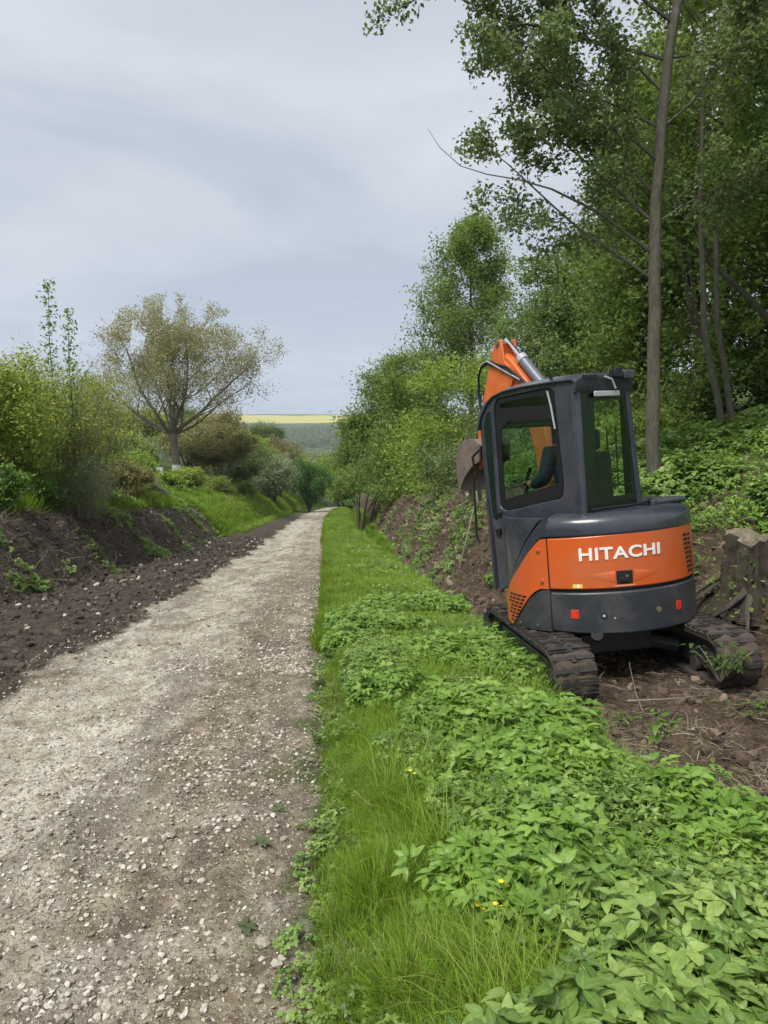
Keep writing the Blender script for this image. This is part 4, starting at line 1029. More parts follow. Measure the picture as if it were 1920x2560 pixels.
brush('dry_brush', 'thicket of dry grey brown stems on the left bank', -8.6, 21.0, 120, 4.0, 1.25, 97, 8000, G['yellow'])
brush('dry_brush', 'smaller thicket of dry stems behind the first one', -9.7, 24.6, 90, 3.9, 1.3, 98, 8000, G['olive'])
brush('dry_brush', 'low tangle of dry stems at the edge of the left bank', -8.1, 20.0, 90, 1.6, .9, 99, 1500, G['nettle'])
# two tall shoots
def shoot(x, y, top, seed, label):
    b = Vector((x, y, Hs(x, y))); h = top - b.z; mb = MB(); r = random.Random(seed)
    mb.tube([(0, 0, 0), (.03, 0, h*.4), (-.03, 0, h*.75), (.02, 0, h)], [.022, .017, .011, .004], 6)
    o = empty('tall_shoot', b); tag(o, label, 'sapling'); rg = np.random.default_rng(seed); P = []
    for k in range(14):
        z = h*(.42 + .58*(k/13)**.8)
        for q in range(26): P.append((r.gauss(0, .10), r.gauss(0, .10), z + r.gauss(0, .07)))
    mb.build('stem', M_barkp, o); link('foliage', leaves_mesh('foliage', np.array(P), .09, G['nettle'], .2, seed), o)
shoot(-8.6, 20.0, 4.97, 1, 'tallest leafy shoot sticking up from the left bushes against the sky')
shoot(-8.13, 20.0, 4.22, 2, 'shorter leafy shoot just right of the tallest one')

# -- stump and roots at the right
def stump():
    x, y = 3.60, 7.05; z = Hs(3.45, 6.9) - .20; r = random.Random(8); V = []; F = []; seg = 64; rows = 18
    for i in range(rows+1):
        f = i/rows; hh = f*.72
        for k in range(seg):
            a = 2*PI*k/seg; fl = .29 + .14*(1-f)**2.2 + .028*math.sin(5*a + .5*f) + .026*math.sin(11*a+1.2*f) + .020*math.sin(23*a + 2*f) + r.gauss(0, .010)
            V.append((fl*math.cos(a)*1.1, fl*math.sin(a), hh + (.045*math.sin(3*a) + .05*r.random() if i == rows else 0)))
    for i in range(rows):
        for k in range(seg): k2 = (k+1) % seg; F.append((i*seg+k, i*seg+k2, (i+1)*seg+k2, (i+1)*seg+k))
    o = empty('tree_stump', (x, y, z)); tag(o, 'weathered sawn tree stump on the bank right of the excavator', 'stump')
    mb = MB(); mb.v = V; mb.f = F; mb.build('trunk', M_stump, o, ang=50)
    mb = MB(); top = V[-seg:]; c = [(0, 0, .73)]; mid = [(v[0]*.55, v[1]*.55, v[2] + r.uniform(-.01, .02)) for v in top]
    mb.v = list(top) + mid + c; mb.f = [(k, (k+1) % seg, seg+(k+1) % seg, seg+k) for k in range(seg)] + [(seg+k, seg+(k+1) % seg, 2*seg) for k in range(seg)]
    mb.build('cut_face', plain('sawn weathered wood', (.17, .138, .10), .85, 0, .5, 14, .8), o, ang=40)
    for k in range(11):
        a = PI*.75 + k*.22 + r.uniform(-.1, .1); mb = MB(); p = Vector((.24*math.cos(a), .24*math.sin(a), r.uniform(.1, .45))); pts = [p]
        for q in range(4): p = p + Vector((math.cos(a)*.13, math.sin(a)*.13, -.12 + r.gauss(0, .03))); a += r.gauss(0, .3); pts.append(p)
        mb.tube(pts, [.045, .035, .024, .014, .006], 6).build('root', M_barkd, o)
    rg = np.random.default_rng(8); n = 260; a = rg.uniform(PI*.9, PI*2.1, n); q = rg.normal(.42, .12, n)
    link('ivy', leaves_mesh('ivy', np.stack([q*np.cos(a), q*np.sin(a), rg.beta(1.2, 2.6, n)*.9], -1), .055, G['oak'], .3, 8), o)
stump()
def shift(o, d): o.location = Vector(o.location) + Vector(d)
# twigs and uprooted plants
def twig(name, label, pts, r0, cat='branch'):
    mb = MB(); B = Vector(pts[0]); mb.tube([Vector(p) - B for p in pts], [r0*(1-.7*i/(len(pts)-1)) for i in range(len(pts))], 6)
    o = mb.build(name, M_stem, None); o.location = B; tag(o, label, cat)
def gp(x, y, dz=0): return (x, y, Hs(x, y) + dz)
twig('fallen_branch', 'long thin branch leaning down the bank beside the bucket', [gp(2.0, 14.5, .9), gp(1.7, 14, .45), gp(1.35, 13.4, .1)], .025)
twig('fallen_branch', 'crooked pale root lying on the soil right of the tracks', [gp(2.9, 5.9, .05), gp(3.05, 5.75, .10), gp(3.2, 5.5, .04), gp(3.3, 5.2, .02)], .014)
twig('fallen_branch', 'thin stick lying under the counterweight', [gp(1.7, 5.1, .02), gp(1.95, 5.0, .05), gp(2.25, 5.05, .02)], .008)
twig('fallen_branch', 'thin upright stalk standing between the two tracks', [gp(1.78, 5.02, 0), gp(1.74, 5.06, .12), gp(1.70, 5.1, .30)], .006)
def sprig(name, label, x, y, z, n, s, h, mat, seed, w=.12):
    r = random.Random(seed); b = Vector((x, y, z)); mb = MB(); V = []; F = []
    for k in range(max(4, n//9)):
        a = r.uniform(0, 2*PI); e_ = Vector((math.cos(a)*w*r.random()*1.5, math.sin(a)*w*r.random()*1.5, h*r.uniform(.5, 1)))
        mb.tube([(0, 0, 0), e_*.5 + Vector((0, 0, .02)), e_], [.004, .003, .002], 3, False)
        for q in range(9):
            p = e_*r.uniform(.4, 1.05) + Vector((r.gauss(0, .03), r.gauss(0, .03), 0)); L_ = s*r.uniform(.6, 1.2); vs, fs = leaf_verts(L_, L_*.5, .3, .3, 4)
            M = Matrix.Translation(p) @ Matrix.Rotation(r.uniform(0, 2*PI), 4, 'Z') @ Matrix.Rotation(r.uniform(-.7, .4), 4, 'Y'); n0 = len(V)
            V += [tuple(M @ Vector(v)) for v in vs]; F += [tuple(i+n0 for i in f) for f in fs]
    o = empty(name, b); tag(o, label, 'plant'); mb.build('stem', M_stem, o, ang=80)
    me = bpy.data.meshes.new('foliage'); me.from_pydata(V, [], F); me.materials.append(mat); me.polygons.foreach_set('use_smooth', [True]*len(F)); link('foliage', me, o)
M_sp = leaf_mat('torn leaves', (.07, .13, .03), (.13, .215, .05), (.22, .32, .09), wscale=9, obj_rand=True)
sprig('uprooted_plant', 'torn green plant caught on the end of the right track', 2.35, 5.12, Hs(2.35, 5.12) + .10, 110, .06, .30, M_sp, 1, .17)
sprig('uprooted_plant', 'wilting green plant on the soil in front of the right track', 2.45, 4.72, Hs(2.45, 4.72), 70, .055, .12, M_sp, 2, .22)
sprig('uprooted_plant', 'small leafy sprig at the foot of the left track', 1.52, 4.72, Hs(1.52, 4.72), 20, .05, .16, M_sp, 3, .05)
sprig('uprooted_plant', 'yellow green sprig standing at the edge of the ground elder', 1.66, 3.62, Hs(1.66, 3.62) + .05, 26, .05, .22, M_herb_y, 4, .05)
sprig('uprooted_plant', 'bright leafy sprig at the top edge of the ground elder, behind the yellow one', 1.52, 4.0, Hs(1.52, 4.0) + .1, 30, .06, .24, M_herb_y, 5, .07)
# yellow celandine flowers in the grass
M_fl = plain('yellow petal', (.75, .62, .03), .5)
for k, (x, y, h) in enumerate(((.35, 2.22, .24), (.38, 2.30, .30), (.30, 2.26, .22), (.12, 3.3, .22))):
    b = Vector((x, y, Hs(x, y))); o = empty('yellow_flower', b)
    tag(o, ('yellow flower in the foreground grass, frontmost of the cluster', 'yellow flower in the foreground grass, tallest of the cluster', 'yellow flower low at the left of the foreground cluster', 'single yellow flower among the long grass')[k], 'flower', 'yellow flowers in the verge')
    MB().tube([(0, 0, 0), (.005, 0, h*.6), (0, .004, h)], .0014, 4).build('stem', M_sp, o)
    mb = MB()
    for q in range(6):
        for s_ in range(2):
            vs, fs = leaf_verts(.014, .008, -.2, .2, 3); M = Matrix.Translation((.018*s_, .01*s_, h - .02*s_)) @ Matrix.Rotation(q*PI/3 + s_, 4, 'Z') @ Matrix.Rotation(-.4, 4, 'Y'); mb.add([M @ Vector(v) for v in vs], fs)
    mb.build('blossom', M_fl, o)
# larger stones on the track
for k, (x, y, s_, lb) in enumerate(((-.42, 2.45, .050, 'largest pale stone at the right edge of the gravel'), (-.36, 2.33, .038, 'pale flat stone just in front of the largest one'), (-.75, 2.9, .034, 'rounded pale stone on the brown gravel'), (-.98, 3.3, .04, 'angular cream stone in the middle of the pebbly strip'), (-.45, 3.2, .03, 'flat pale stone beside the plantain leaves'), (-.70, 3.9, .03, 'small cream stone near the verge'), (.28, 2.28, .035, 'pale stone half hidden in the foreground grass'))):
    me = rock(600+k, .6); o = link('limestone', me); o.location = (x, y, Hs(x, y) + s_*.2); o.scale = (s_*1.2,)*3; o.rotation_euler = (.1, .2, k); tag(o, lb, 'stone', 'larger stones on the track')
M_dust = leaf_mat('dusty plantain leaf', (.055, .08, .035), (.105, .14, .065), (.19, .23, .12), wscale=12, obj_rand=True)
# plantain rosettes on the gravel
def rosette(x, y, s_, seed, lb):
    r = random.Random(seed); V = []; F = []
    for k in range(9):
        vs, fs = leaf_verts(s_*r.uniform(.5, 1.1), s_*.42, .35, .25, 6); M = Matrix.Translation((r.gauss(0, .006), r.gauss(0, .006), 0)) @ Matrix.Rotation(k*.75 + r.uniform(-.35, .35), 4, 'Z') @ Matrix.Rotation(-.35 + r.uniform(-.15, .15), 4, 'Y'); n0 = len(V)
        V += [tuple(M @ Vector(v)) for v in vs]; F += [tuple(i+n0 for i in f) for f in fs]
    me = bpy.data.meshes.new('plantain'); me.from_pydata(V, [], F); me.materials.append(M_dust); me.polygons.foreach_set('use_smooth', [True]*len(F))
    o = link('plantain', me); o.location = (x, y, Hs(x, y) + .008); tag(o, lb, 'plant', 'plantain on the gravel edge')
rosette(-.52, 3.55, .06, 1, 'plantain rosette on the gravel, furthest of three'); rosette(-.55, 3.15, .06, 2, 'plantain rosette on the gravel, middle of three'); rosette(-.50, 2.55, .055, 3, 'plantain rosette on the gravel beside the largest stone')
# small pale wall corner glimpsed behind the bushes at left
o = MB().box((-.9, -.1, -1), (.9, .1, .75)).build('garden_wall', plain('pale render', (.48, .5, .52), .8), None); o.location = (-17.2, 56, -2.9); tag(o, 'small grey-white garden wall glimpsed left of the walnut foot', 'wall')
# extra shaded trees closing the gap between the trunks
wood_tree(35, 8.6, 14.6, 7.0, 2.4, 22000, .10, G['oak'], 'low branched tree closing the wood right of the twin stems', .08, None, .0)
wood_tree(36, 11.5, 14.0, 9.0, 3.0, 22000, .11, G['dark'], 'shaded tree at the right edge behind the leaning trunk', .09, None, .0)
# continuous hedge line behind the walnut
for k_, (x_, y_, z_, rx_, rz_, n_, g_, lb_) in enumerate((
    (-30.0, 72, -1.2, 4.6, 3.2, 15000, 'oak', 'green hedge mass furthest left behind the walnut'),
    (-24.5, 76, -1.8, 4.4, 3.0, 14000, 'yellow', 'yellow green hedge mass left of the walnut trunk'),
    (-20.0, 84, -2.8, 4.6, 3.0, 14000, 'olive', 'brown green hedge mass right behind the walnut trunk'),
    (-17.0, 92, -4.2, 4.6, 3.0, 13000, 'bright', 'light green hedge mass between walnut and fruit trees'),
    (-15.5, 104, -5.6, 4.8, 3.4, 13000, 'olive', 'brown hedge mass behind the fruit trees'),
    (-13.2, 118, -8.0, 4.8, 3.6, 12000, 'pale', 'pale hedge mass behind the emerald tree'),
    (-9.0, 128, -9.6, 4.8, 3.8, 12000, 'bright', 'light green hedge mass behind the track end'),
    (-20.6, 98, -1.9, 4.2, 3.6, 15000, 'olive', 'taller brown green tree mass closing the view right of the walnut'),
    (-27.5, 100, -1.6, 4.6, 3.8, 14000, 'oak', 'taller green tree mass closing the view behind the walnut'),
    (-17.6, 112, -3.2, 3.6, 3.6, 13000, 'cherry', 'grey green tree mass left of the yellow field'))):
    bt('hedge_mass', lb_, 'hedge', x_, y_, z_ + 1.0, rx_, rz_ + .9, int(n_*1.25), .21, G[g_], 700+k_, False, 12, ry=2.6)
bt('shrub', 'green shrub growing on the grassy bank below the walnut', 'shrub', -12.2, 44, -2.2, 1.2, .7, 6000, .12, G['bright'], 711, False, 7)
bt('shrub', 'pale yellow green shrub in front of the fruit trees', 'shrub', -13.6, 60, -3.9, 2.0, 1.1, 8000, .14, G['yellow'], 712, False, 7)
bt('shrub', 'low green shrub under the bronze fruit tree', 'shrub', -13.0, 70, -5.0, 2.2, 1.2, 8000, .15, G['oak'], 713, False, 7)
bt('undergrowth_shrub', 'dark shrub between the twin stems and the slender trunk', 'shrub', 5.6, 15.0, 1.9, 1.5, 1.1, 11000, .09, G['dark'], 721, False, 9)
bt('undergrowth_shrub', 'shaded shrub behind the foot of the twin stems', 'shrub', 7.4, 14.6, 2.7, 1.7, 1.3, 12000, .09, G['oak'], 722, False, 9)
bt('undergrowth_shrub', 'shaded shrub at the right edge under the leaning trunk', 'shrub', 9.3, 13.6, 3.2, 1.8, 1.4, 12000, .09, G['dark'], 723, False, 9)
bt('undergrowth_shrub', 'deep shaded shrub closing the back of the wood at right', 'shrub', 10.6, 17.6, 3.8, 2.6, 2.0, 12000, .11, G['dark'], 724, False, 9)
bt('shrub', 'light green bush between the dry brush and the walnut', 'shrub', -10.6, 31.0, -.7, 1.7, 1.4, 13000, .10, G['bright'], 725, False, 9)
bt('shrub', 'pale sage shrub on the bank top in front of the round bush', 'shrub', -10.2, 34.5, -1.6, 1.0, .8, 5000, .10, G['pale'], 726, False, 7)
# air
hz_ = MB().box((-2790, -70, -75), (2790, 4050, 24)).build('haze', M_straw, None, smooth=False)
m, t, b, o = new_mat('thin haze'); t.nodes.remove(b)
v_ = node(t, 'ShaderNodeVolumePrincipled'); v_.inputs['Color'].default_value = (.86, .92, 1.0, 1); v_.inputs['Density'].default_value = .00022; t.links.new(v_.outputs[0], o.inputs['Volume'])
hz_.data.materials.clear(); hz_.data.materials.append(m); tag(hz_, 'thin haze over the valley', kind='stuff')

# ------------------------------------------------------------------ mini excavator
from mathutils.geometry import tessellate_polygon
EX_LOC = Vector((1.88, 6.25, -.71))
EX_ROT = Matrix.Rotation(rad(26.9), 4, 'Z') @ Matrix.Rotation(rad(-5.8), 4, 'X') @ Matrix.Rotation(rad(-2.15), 4, 'Y')
EX = empty('mini_excavator', (0, 0, 0)); EX.matrix_world = Matrix.Translation(EX_LOC) @ EX_ROT
tag(EX, 'orange and dark grey mini excavator with cab, tilted on the dug verge beside the track', 'excavator')
M_or = plain('orange paint', (.60, .100, .014), .34, 0, .06, 3, 0, .50, (.30, .17, .09), .5, .25)
M_or2 = plain('orange paint worn', (.62, .14, .03), .42, 0, .12, 8, 0, .4, (.25, .15, .09))
M_gr = plain('blue grey paint', (.034, .040, .055), .26, 0, .08, 4, 0, .40, (.14, .13, .12), .5, .25)
M_dk = plain('charcoal cast counterweight', (.027, .031, .039), .42, 0, .10, 5, .05, .55, (.12, .11, .10), .5, .1)
M_blk = plain('black trim', (.010, .011, .012), .42, 0, .1, 5)
M_slot = plain('vent shadow', (.008, .008, .009), .8)
M_rub = plain('muddy rubber track', (.022, .020, .019), .75, 0, .35, 12, .5, .85, (.085, .064, .048))
M_mud = plain('packed mud', (.060, .045, .034), .9, 0, .5, 10, .9, .6, (.11, .085, .062))
M_steel = plain('dusty bucket steel', (.20, .155, .135), .55, .35, .3, 14, .3, .5, (.22, .16, .13))
M_chr = plain('chrome rod', (.75, .77, .8), .15, 1.0, .03)
M_cyl = plain('grey cylinder barrel', (.17, .185, .22), .35, .3, .08, 5, 0, .25)
M_wht = plain('white lettering', (.82, .82, .80), .45, 0, .03)
M_red = plain('red reflector', (.62, .040, .022), .3, 0, .2, 30)
M_yel = plain('yellow sticker', (.75, .55, .10), .5, 0, .1, 60)
M_seat = plain('seat fabric', (.018, .020, .024), .85)
M_lite = plain('light grey plastic', (.36, .38, .38), .4, 0, .1)
def glass_mat(name, tint, refl=1.0):
    m, t, b, o = new_mat(name); t.nodes.remove(b)
    tr = node(t, 'ShaderNodeBsdfTransparent'); tr.inputs[0].default_value = (*tint, 1)
    gl = node(t, 'ShaderNodeBsdfGlossy'); gl.inputs['Roughness'].default_value = .03; gl.inputs[0].default_value = (.9, .95, .95, 1)
    ge = node(t, 'ShaderNodeNewGeometry'); dt = node(t, 'ShaderNodeVectorMath', operation='DOT_PRODUCT'); t.links.new(ge.outputs['Incoming'], dt.inputs[0]); t.links.new(ge.outputs['Normal'], dt.inputs[1])
    fr = math_(t, 'ADD', math_(t, 'MULTIPLY', math_(t, 'POWER', math_(t, 'SUBTRACT', 1.0, math_(t, 'ABSOLUTE', dt.outputs['Value'])), 5.0), .9), .075)
    ms = node(t, 'ShaderNodeMixShader'); t.links.new(math_(t, 'MULTIPLY', fr, refl, True), ms.inputs[0])
    t.links.new(tr.outputs[0], ms.inputs[1]); t.links.new(gl.outputs[0], ms.inputs[2]); t.links.new(ms.outputs[0], o.inputs[0]); return m
M_glass = glass_mat('tinted cab glass', (.80, .88, .85), .8)
M_fglass = plain('dark green windscreen edge', (.010, .020, .016), .08, 0, .1, 3, 0, 0, (0, 0, 0), .6)

def cylp(name, outline, r, th, mat, parent, hole=None, step=.03, bevel=.004):
    """panel bent round the vertical swing axis. outline: (degrees, z); 0 deg = straight back"""
    k = rad(1)*r
    bm = bmesh.new(); loops = [outline] + ([hole] if hole else [])
    polys = [[Vector((a*k, z, 0)) for a, z in lp] for lp in loops]
    flat = [p for lp in polys for p in lp]; vs = [bm.verts.new(p) for p in flat]
    for t in tessellate_polygon(polys):
        try: bm.faces.new([vs[i] for i in t])
        except ValueError: pass
    bmesh.ops.recalc_face_normals(bm, faces=bm.faces)
    bmesh.ops.dissolve_limit(bm, angle_limit=.01, verts=bm.verts, edges=bm.edges) if not hole else None
    x0 = min(p.x for p in flat); x1 = max(p.x for p in flat); x = x0 + step
    while x < x1:
        bmesh.ops.bisect_plane(bm, geom=bm.verts[:] + bm.edges[:] + bm.faces[:], plane_co=(x, 0, 0), plane_no=(1, 0, 0)); x += step
    for f in bm.faces:
        if f.normal.z < 0: f.normal_flip()
    ex = bmesh.ops.extrude_face_region(bm, geom=bm.faces[:])
    top = {v for v in ex['geom'] if isinstance(v, bmesh.types.BMVert)}
    for v in bm.verts:
        a = v.co.x/r; rr = r if v in top else r - th
        v.co = Vector((rr*math.sin(a), -rr*math.cos(a), v.co.y))
    bmesh.ops.recalc_face_normals(bm, faces=bm.faces)
    me = bpy.data.meshes.new(name); bm.to_mesh(me); bm.free(); me.materials.append(mat)
    me.polygons.foreach_set('use_smooth', [True]*len(me.polygons)); me.set_sharp_from_angle(angle=rad(40))
    o = link(name, me, parent)
    if bevel: md = o.modifiers.new('bevel', 'BEVEL'); md.width = bevel; md.segments = 2; md.limit_method = 'ANGLE'; md.angle_limit = rad(50)
    return o
def rounded(poly, r, n=4):
    out = []; m = len(poly)
    for i in range(m):
        a, b, c = (Vector(poly[i-1]), Vector(poly[i]), Vector(poly[(i+1) % m])); d1 = (a-b); d2 = (c-b)
        q = min(r, d1.length*.45, d2.length*.45); p1 = b + d1.normalized()*q; p2 = b + d2.normalized()*q
        for k in range(n+1): f = k/n; out.append(tuple(p1*(1-f)**2 + b*2*f*(1-f) + p2*f*f))
    return out
def plate(name, outer, holes, fn, th, mat, parent, bevel=.003):
    """flat plate with holes; fn(u, v, depth) -> 3D"""
    polys = [[Vector((u, v, 0)) for u, v in lp] for lp in [outer] + holes]; flat = [p for lp in polys for p in lp]; n = len(flat)
    tris = tessellate_polygon(polys); mb = MB()
    V = [fn(p.x, p.y, 0) for p in flat] + [fn(p.x, p.y, th) for p in flat]; F = [tuple(t) for t in tris] + [tuple(i+n for i in t)[::-1] for t in tris]; o_ = 0
    for lp in polys:
        m = len(lp)
        for i in range(m): j = (i+1) % m; F.append((o_+i, o_+j, n+o_+j, n+o_+i))
        o_ += m
    mb.add(V, F); return mb.build(name, mat, parent, ang=30, bevel=bevel)

# -- superstructure body
def lathe(prof, a0, a1, seg, closed=False):
    mb = MB(); V = []; F = []; n = len(prof)
    for i in range(seg+1):
        a = rad(a0 + (a1-a0)*i/seg)
        for r_, z in prof: V.append((r_*math.sin(a), -r_*math.cos(a), z))
    for i in range(seg):
        for k in range(n-1): F.append((i*n+k, (i+1)*n+k, (i+1)*n+k+1, i*n+k+1))
    return mb.add(V, F)
lathe([(.0, .60), (.55, .60), (.70, .635), (.735, .66), (.735, 1.44), (.72, 1.485), (.69, 1.50), (.0, 1.50)], 0, 360, 72).build('revolving_frame', M_blk, EX)
cw = cylp('counterweight', [(-69.6, .66), (-55, .648), (-30, .642), (20, .642), (78, .65), (78, .962), (60, .968), (-69.6, .962)], .768, .06, M_dk, EX, bevel=.014)
cylp('counterweight_lip', [(-69.6, .945), (78, .95), (78, .972), (-69.6, .970)], .757, .03, M_blk, EX, bevel=0)
MB().tube([(.742*math.sin(rad(-43.8)), -.742*math.cos(rad(-43.8)), .625), (.775*math.sin(rad(-43.8)), -.775*math.cos(rad(-43.8)), .645)], .045, 20).build('towing_recess_shade', M_slot, cw)  # dark stub standing proud; its colour stands in for shade in the recess
hp = cylp('engine_cover', [(-69.6, .985), (-30, .987), (30, .990), (78, .985), (78, 1.395), (40, 1.408), (10, 1.408), (-30, 1.396), (-69.6, 1.378)], .766, .04, M_or, EX, bevel=.010)
side = cylp('side_cover', [(-70.3, .985), (-70.3, 1.378), (-74.5, 1.372), (-78, 1.335), (-83.6, 1.269), (-92.9, 1.148), (-101.8, 1.05), (-113, .935), (-119, .885), (-128, .868), (-133, .86), (-131, .665), (-108, .645), (-101.5, .70), (-94, .80), (-86, .905), (-81, .955), (-76, .985)], .764, .035, M_or, EX, bevel=.006)
low = cylp('lower_side_cover', [(-70.3, .972), (-76, .972), (-80, .944), (-85.3, .896), (-93, .79), (-100.8, .69), (-105.5, .648), (-70.3, .652)], .762, .035, M_dk, EX, bevel=.006)
cylp('skirt', [(-69, .615), (-131, .622), (-131, .652), (-69, .643)], .752, .02, M_blk, EX, bevel=0)
cylp('hood_frame', [(-69, 1.52), (-74, 1.50), (-79, 1.44), (-85.5, 1.35), (-98.5, 1.15), (-114, .935), (-126, .895), (-126, .875), (-118, .892), (-101.2, 1.062), (-92.2, 1.16), (-82.9, 1.281), (-76, 1.372), (-73.5, 1.39), (-69, 1.392)], .760, .03, M_gr, EX, bevel=.006)
dp = cylp('door_lower_panel', [(-70, 1.535), (-75, 1.515), (-80, 1.452), (-86.3, 1.362), (-99.2, 1.162), (-114.6, .948), (-126, .908), (-140, .900), (-140, 1.535)], .752, .03, M_gr, EX, bevel=.006)
hood = lathe([(.766, 1.392), (.768, 1.44), (.762, 1.485), (.742, 1.52), (.70, 1.543), (.60, 1.556), (.30, 1.562), (.0, 1.562)], -69.5, 165, 66)
ho = hood.build('engine_hood', M_gr, EX, ang=50)
cylp('hood_seam', [(-69, 1.388), (78, 1.412), (78, 1.424), (-69, 1.400)], .7665, .02, M_blk, EX, bevel=0)
# raised right hood with a lip and air intake
MB().box((.16, -.46, 1.55), (.60, .2, 1.60)).build('side_hood_cap', M_gr, EX, bevel=.02, bseg=3)
MB().tube([(-.44, -.47, 1.575), (.0, -.52, 1.583), (.16, -.50, 1.60), (.2, -.44, 1.62)], .012, 6).build('hood_rail', M_blk, EX)
MB().box((.135, -.54, 1.50), (.195, -.47, 1.60)).build('hood_latch', M_gr, EX, bevel=.008)
# hinge line between side cover and engine cover
cylp('panel_gap', [(-70.35, .66), (-69.55, .66), (-69.55, 1.378), (-70.35, 1.378)], .759, .02, M_slot, EX, bevel=0)
def slot(a, z, w, h, sl=0, par=None, r=.7655):
    cylp('vent_slot_shade', [(a-w/2, z-h/2-sl), (a+w/2, z-h/2+sl), (a+w/2, z+h/2+sl), (a-w/2, z+h/2-sl)], r, .012, M_slot, par or EX, bevel=0, step=.02)  # raised near-black patch; the shade inside the opening is put into its colour
for i in range(9):
    z = 1.325 - i*.036; slot(19.5 + i*.5, z, 5.0, .019, .002, hp, .7685); slot(25.5 + i*.5, z - .004, 4.5, .019, .002, hp, .7685)
for i in range(8):
    z = .905 - i*.031; a1 = -90.5 - i*1.75
    for k in range(4):
        a = a1 - k*5.2
        if a > -110.5: slot(a, z, 4.1, .017, .003, side)
def stud(name, a, z, r, mat, par, R=.768, h=.012):
    a = rad(a); d = Vector((math.sin(a), -math.cos(a), 0)); return MB().cyl(d*(R) + Vector((0, 0, z)), d, r, h, 14).build(name, mat, par)
M_bolt = plain('bolt head', (.20, .19, .17), .5, .6)
for a, z in ((-76, 1.285), (-74.6, 1.045)): stud('bolt_ring', a, z, .017, M_or2, side); stud('bolt', a, z, .008, M_bolt, side, .774)
for a, z in ((-96, .685), (-80, .69)): stud('bolt', a, z, .012, M_bolt, low, .764)
stud('bolt', -7.5, .798, .022, plain('brass plug', (.22, .18, .11), .5, .4), cw)
stud('bolt_ring', -39.4, .787, .024, M_blk, cw); stud('bolt', -39.4, .787, .012, M_lite, cw, .772); stud('bolt', -33.5, .765, .007, M_lite, cw, .770)
for a in (-55.3, 8.4): 
    q = cylp('reflector', [(a-2.3, .765), (a+2.3, .765), (a+2.3, .832), (a-2.3, .832)], .772, .008, M_red, EX, bevel=.002)
q = cylp('warning_sticker', [(-55.6, .998), (-50, .998), (-50, 1.028), (-55.6, 1.028)], .7685, .004, M_yel, EX, bevel=0)
cylp('sticker_print', [(-53.2, 1.002), (-51.6, 1.002), (-51.6, 1.024), (-53.2, 1.024)], .7692, .003, M_wht, q, bevel=0)
# number plate recess with lock
lk = cylp('lock_recess', [(-31.4, 1.018), (-22.3, 1.018), (-22.3, 1.118), (-31.4, 1.118)], .7685, .01, M_slot, hp, bevel=0)
cylp('lock_lever', [(-29.5, 1.03), (-24.5, 1.03), (-24.5, 1.065), (-29.5, 1.065)], .776, .01, M_blk, hp, bevel=.003); stud('lock_button', -25.8, 1.078, .012, M_chr, hp, .775)
cylp('lock_trim', [(-32.5, 1.001), (-21.5, 1.001), (-21.5, 1.011), (-32.5, 1.011)], .7695, .006, plain('pale orange edge', (.72, .30, .16), .5), hp, bevel=0)
# pressed bulge beside the lock
def dent(a0, a1, z0, z1):
    V = []; F = []; n = 10
    for i in range(n+1):
        f = i/n; a = rad(a0 + (a1-a0)*f); hgt = (z1-z0)*(f if a1 > a0 else f)
        for z, r_ in ((1.12, .7665), (1.10 - .0*f, .7665 + .010*f), (1.10 - .075*f, .7668)):
            V.append((r_*math.sin(a), -r_*math.cos(a), z - .02*(1-f)))
    for i in range(n):
        for k in range(2): F.append((i*3+k, (i+1)*3+k, (i+1)*3+k+1, i*3+k+1))
    MB().add(V, F).build('pressed_bulge', M_or, hp, ang=80)
dent(-47, -32, 0, 0); dent(-6, -21.5, 0, 0)
# lettering
def lettering():
    cu = bpy.data.curves.new('lettering', 'FONT'); cu.body = 'HITACHI'; cu.size = 1.0; cu.offset = .022; cu.resolution_u = 4; cu.space_character = 1.06
    ob = bpy.data.objects.new('tmp', cu); C.objects.link(ob); dg = bpy.context.evaluated_depsgraph_get(); me = bpy.data.meshes.new_from_object(ob.evaluated_get(dg))
    bpy.data.objects.remove(ob)
    bm = bmesh.new(); bm.from_mesh(me)
    xs = [v.co.x for v in bm.verts]; ys = [v.co.y for v in bm.verts]; x0, x1, y0, y1 = min(xs), max(xs), min(ys), max(ys)
    r = .7685
    for v in bm.verts: v.co.x = (v.co.x-x0)/(x1-x0); v.co.y = (v.co.y-y0)/(y1-y0)
    for k in range(1, 44): bmesh.ops.bisect_plane(bm, geom=bm.verts[:]+bm.edges[:]+bm.faces[:], plane_co=(k/44, 0, 0), plane_no=(1, 0, 0))
    bmesh.ops.triangulate(bm, faces=bm.faces)
    ex = bmesh.ops.extrude_face_region(bm, geom=bm.faces[:]); top = {v for v in ex['geom'] if isinstance(v, bmesh.types.BMVert)}
    for v in bm.verts:
        u, w = v.co.x, v.co.y; a = rad(-51.0 + 46.6*u); z = 1.203 + .014*u + (.098 - .012*u)*w; rr = r + .003 if v in top else r - .003
        v.co = Vector((rr*math.sin(a), -rr*math.cos(a), z))
    bmesh.ops.recalc_face_normals(bm, faces=bm.faces)
    bm.to_mesh(me); bm.free(); me.materials.clear(); me.materials.append(M_wht); me.polygons.foreach_set('use_smooth', [False]*len(me.polygons)); link('lettering', me, hp)
lettering()

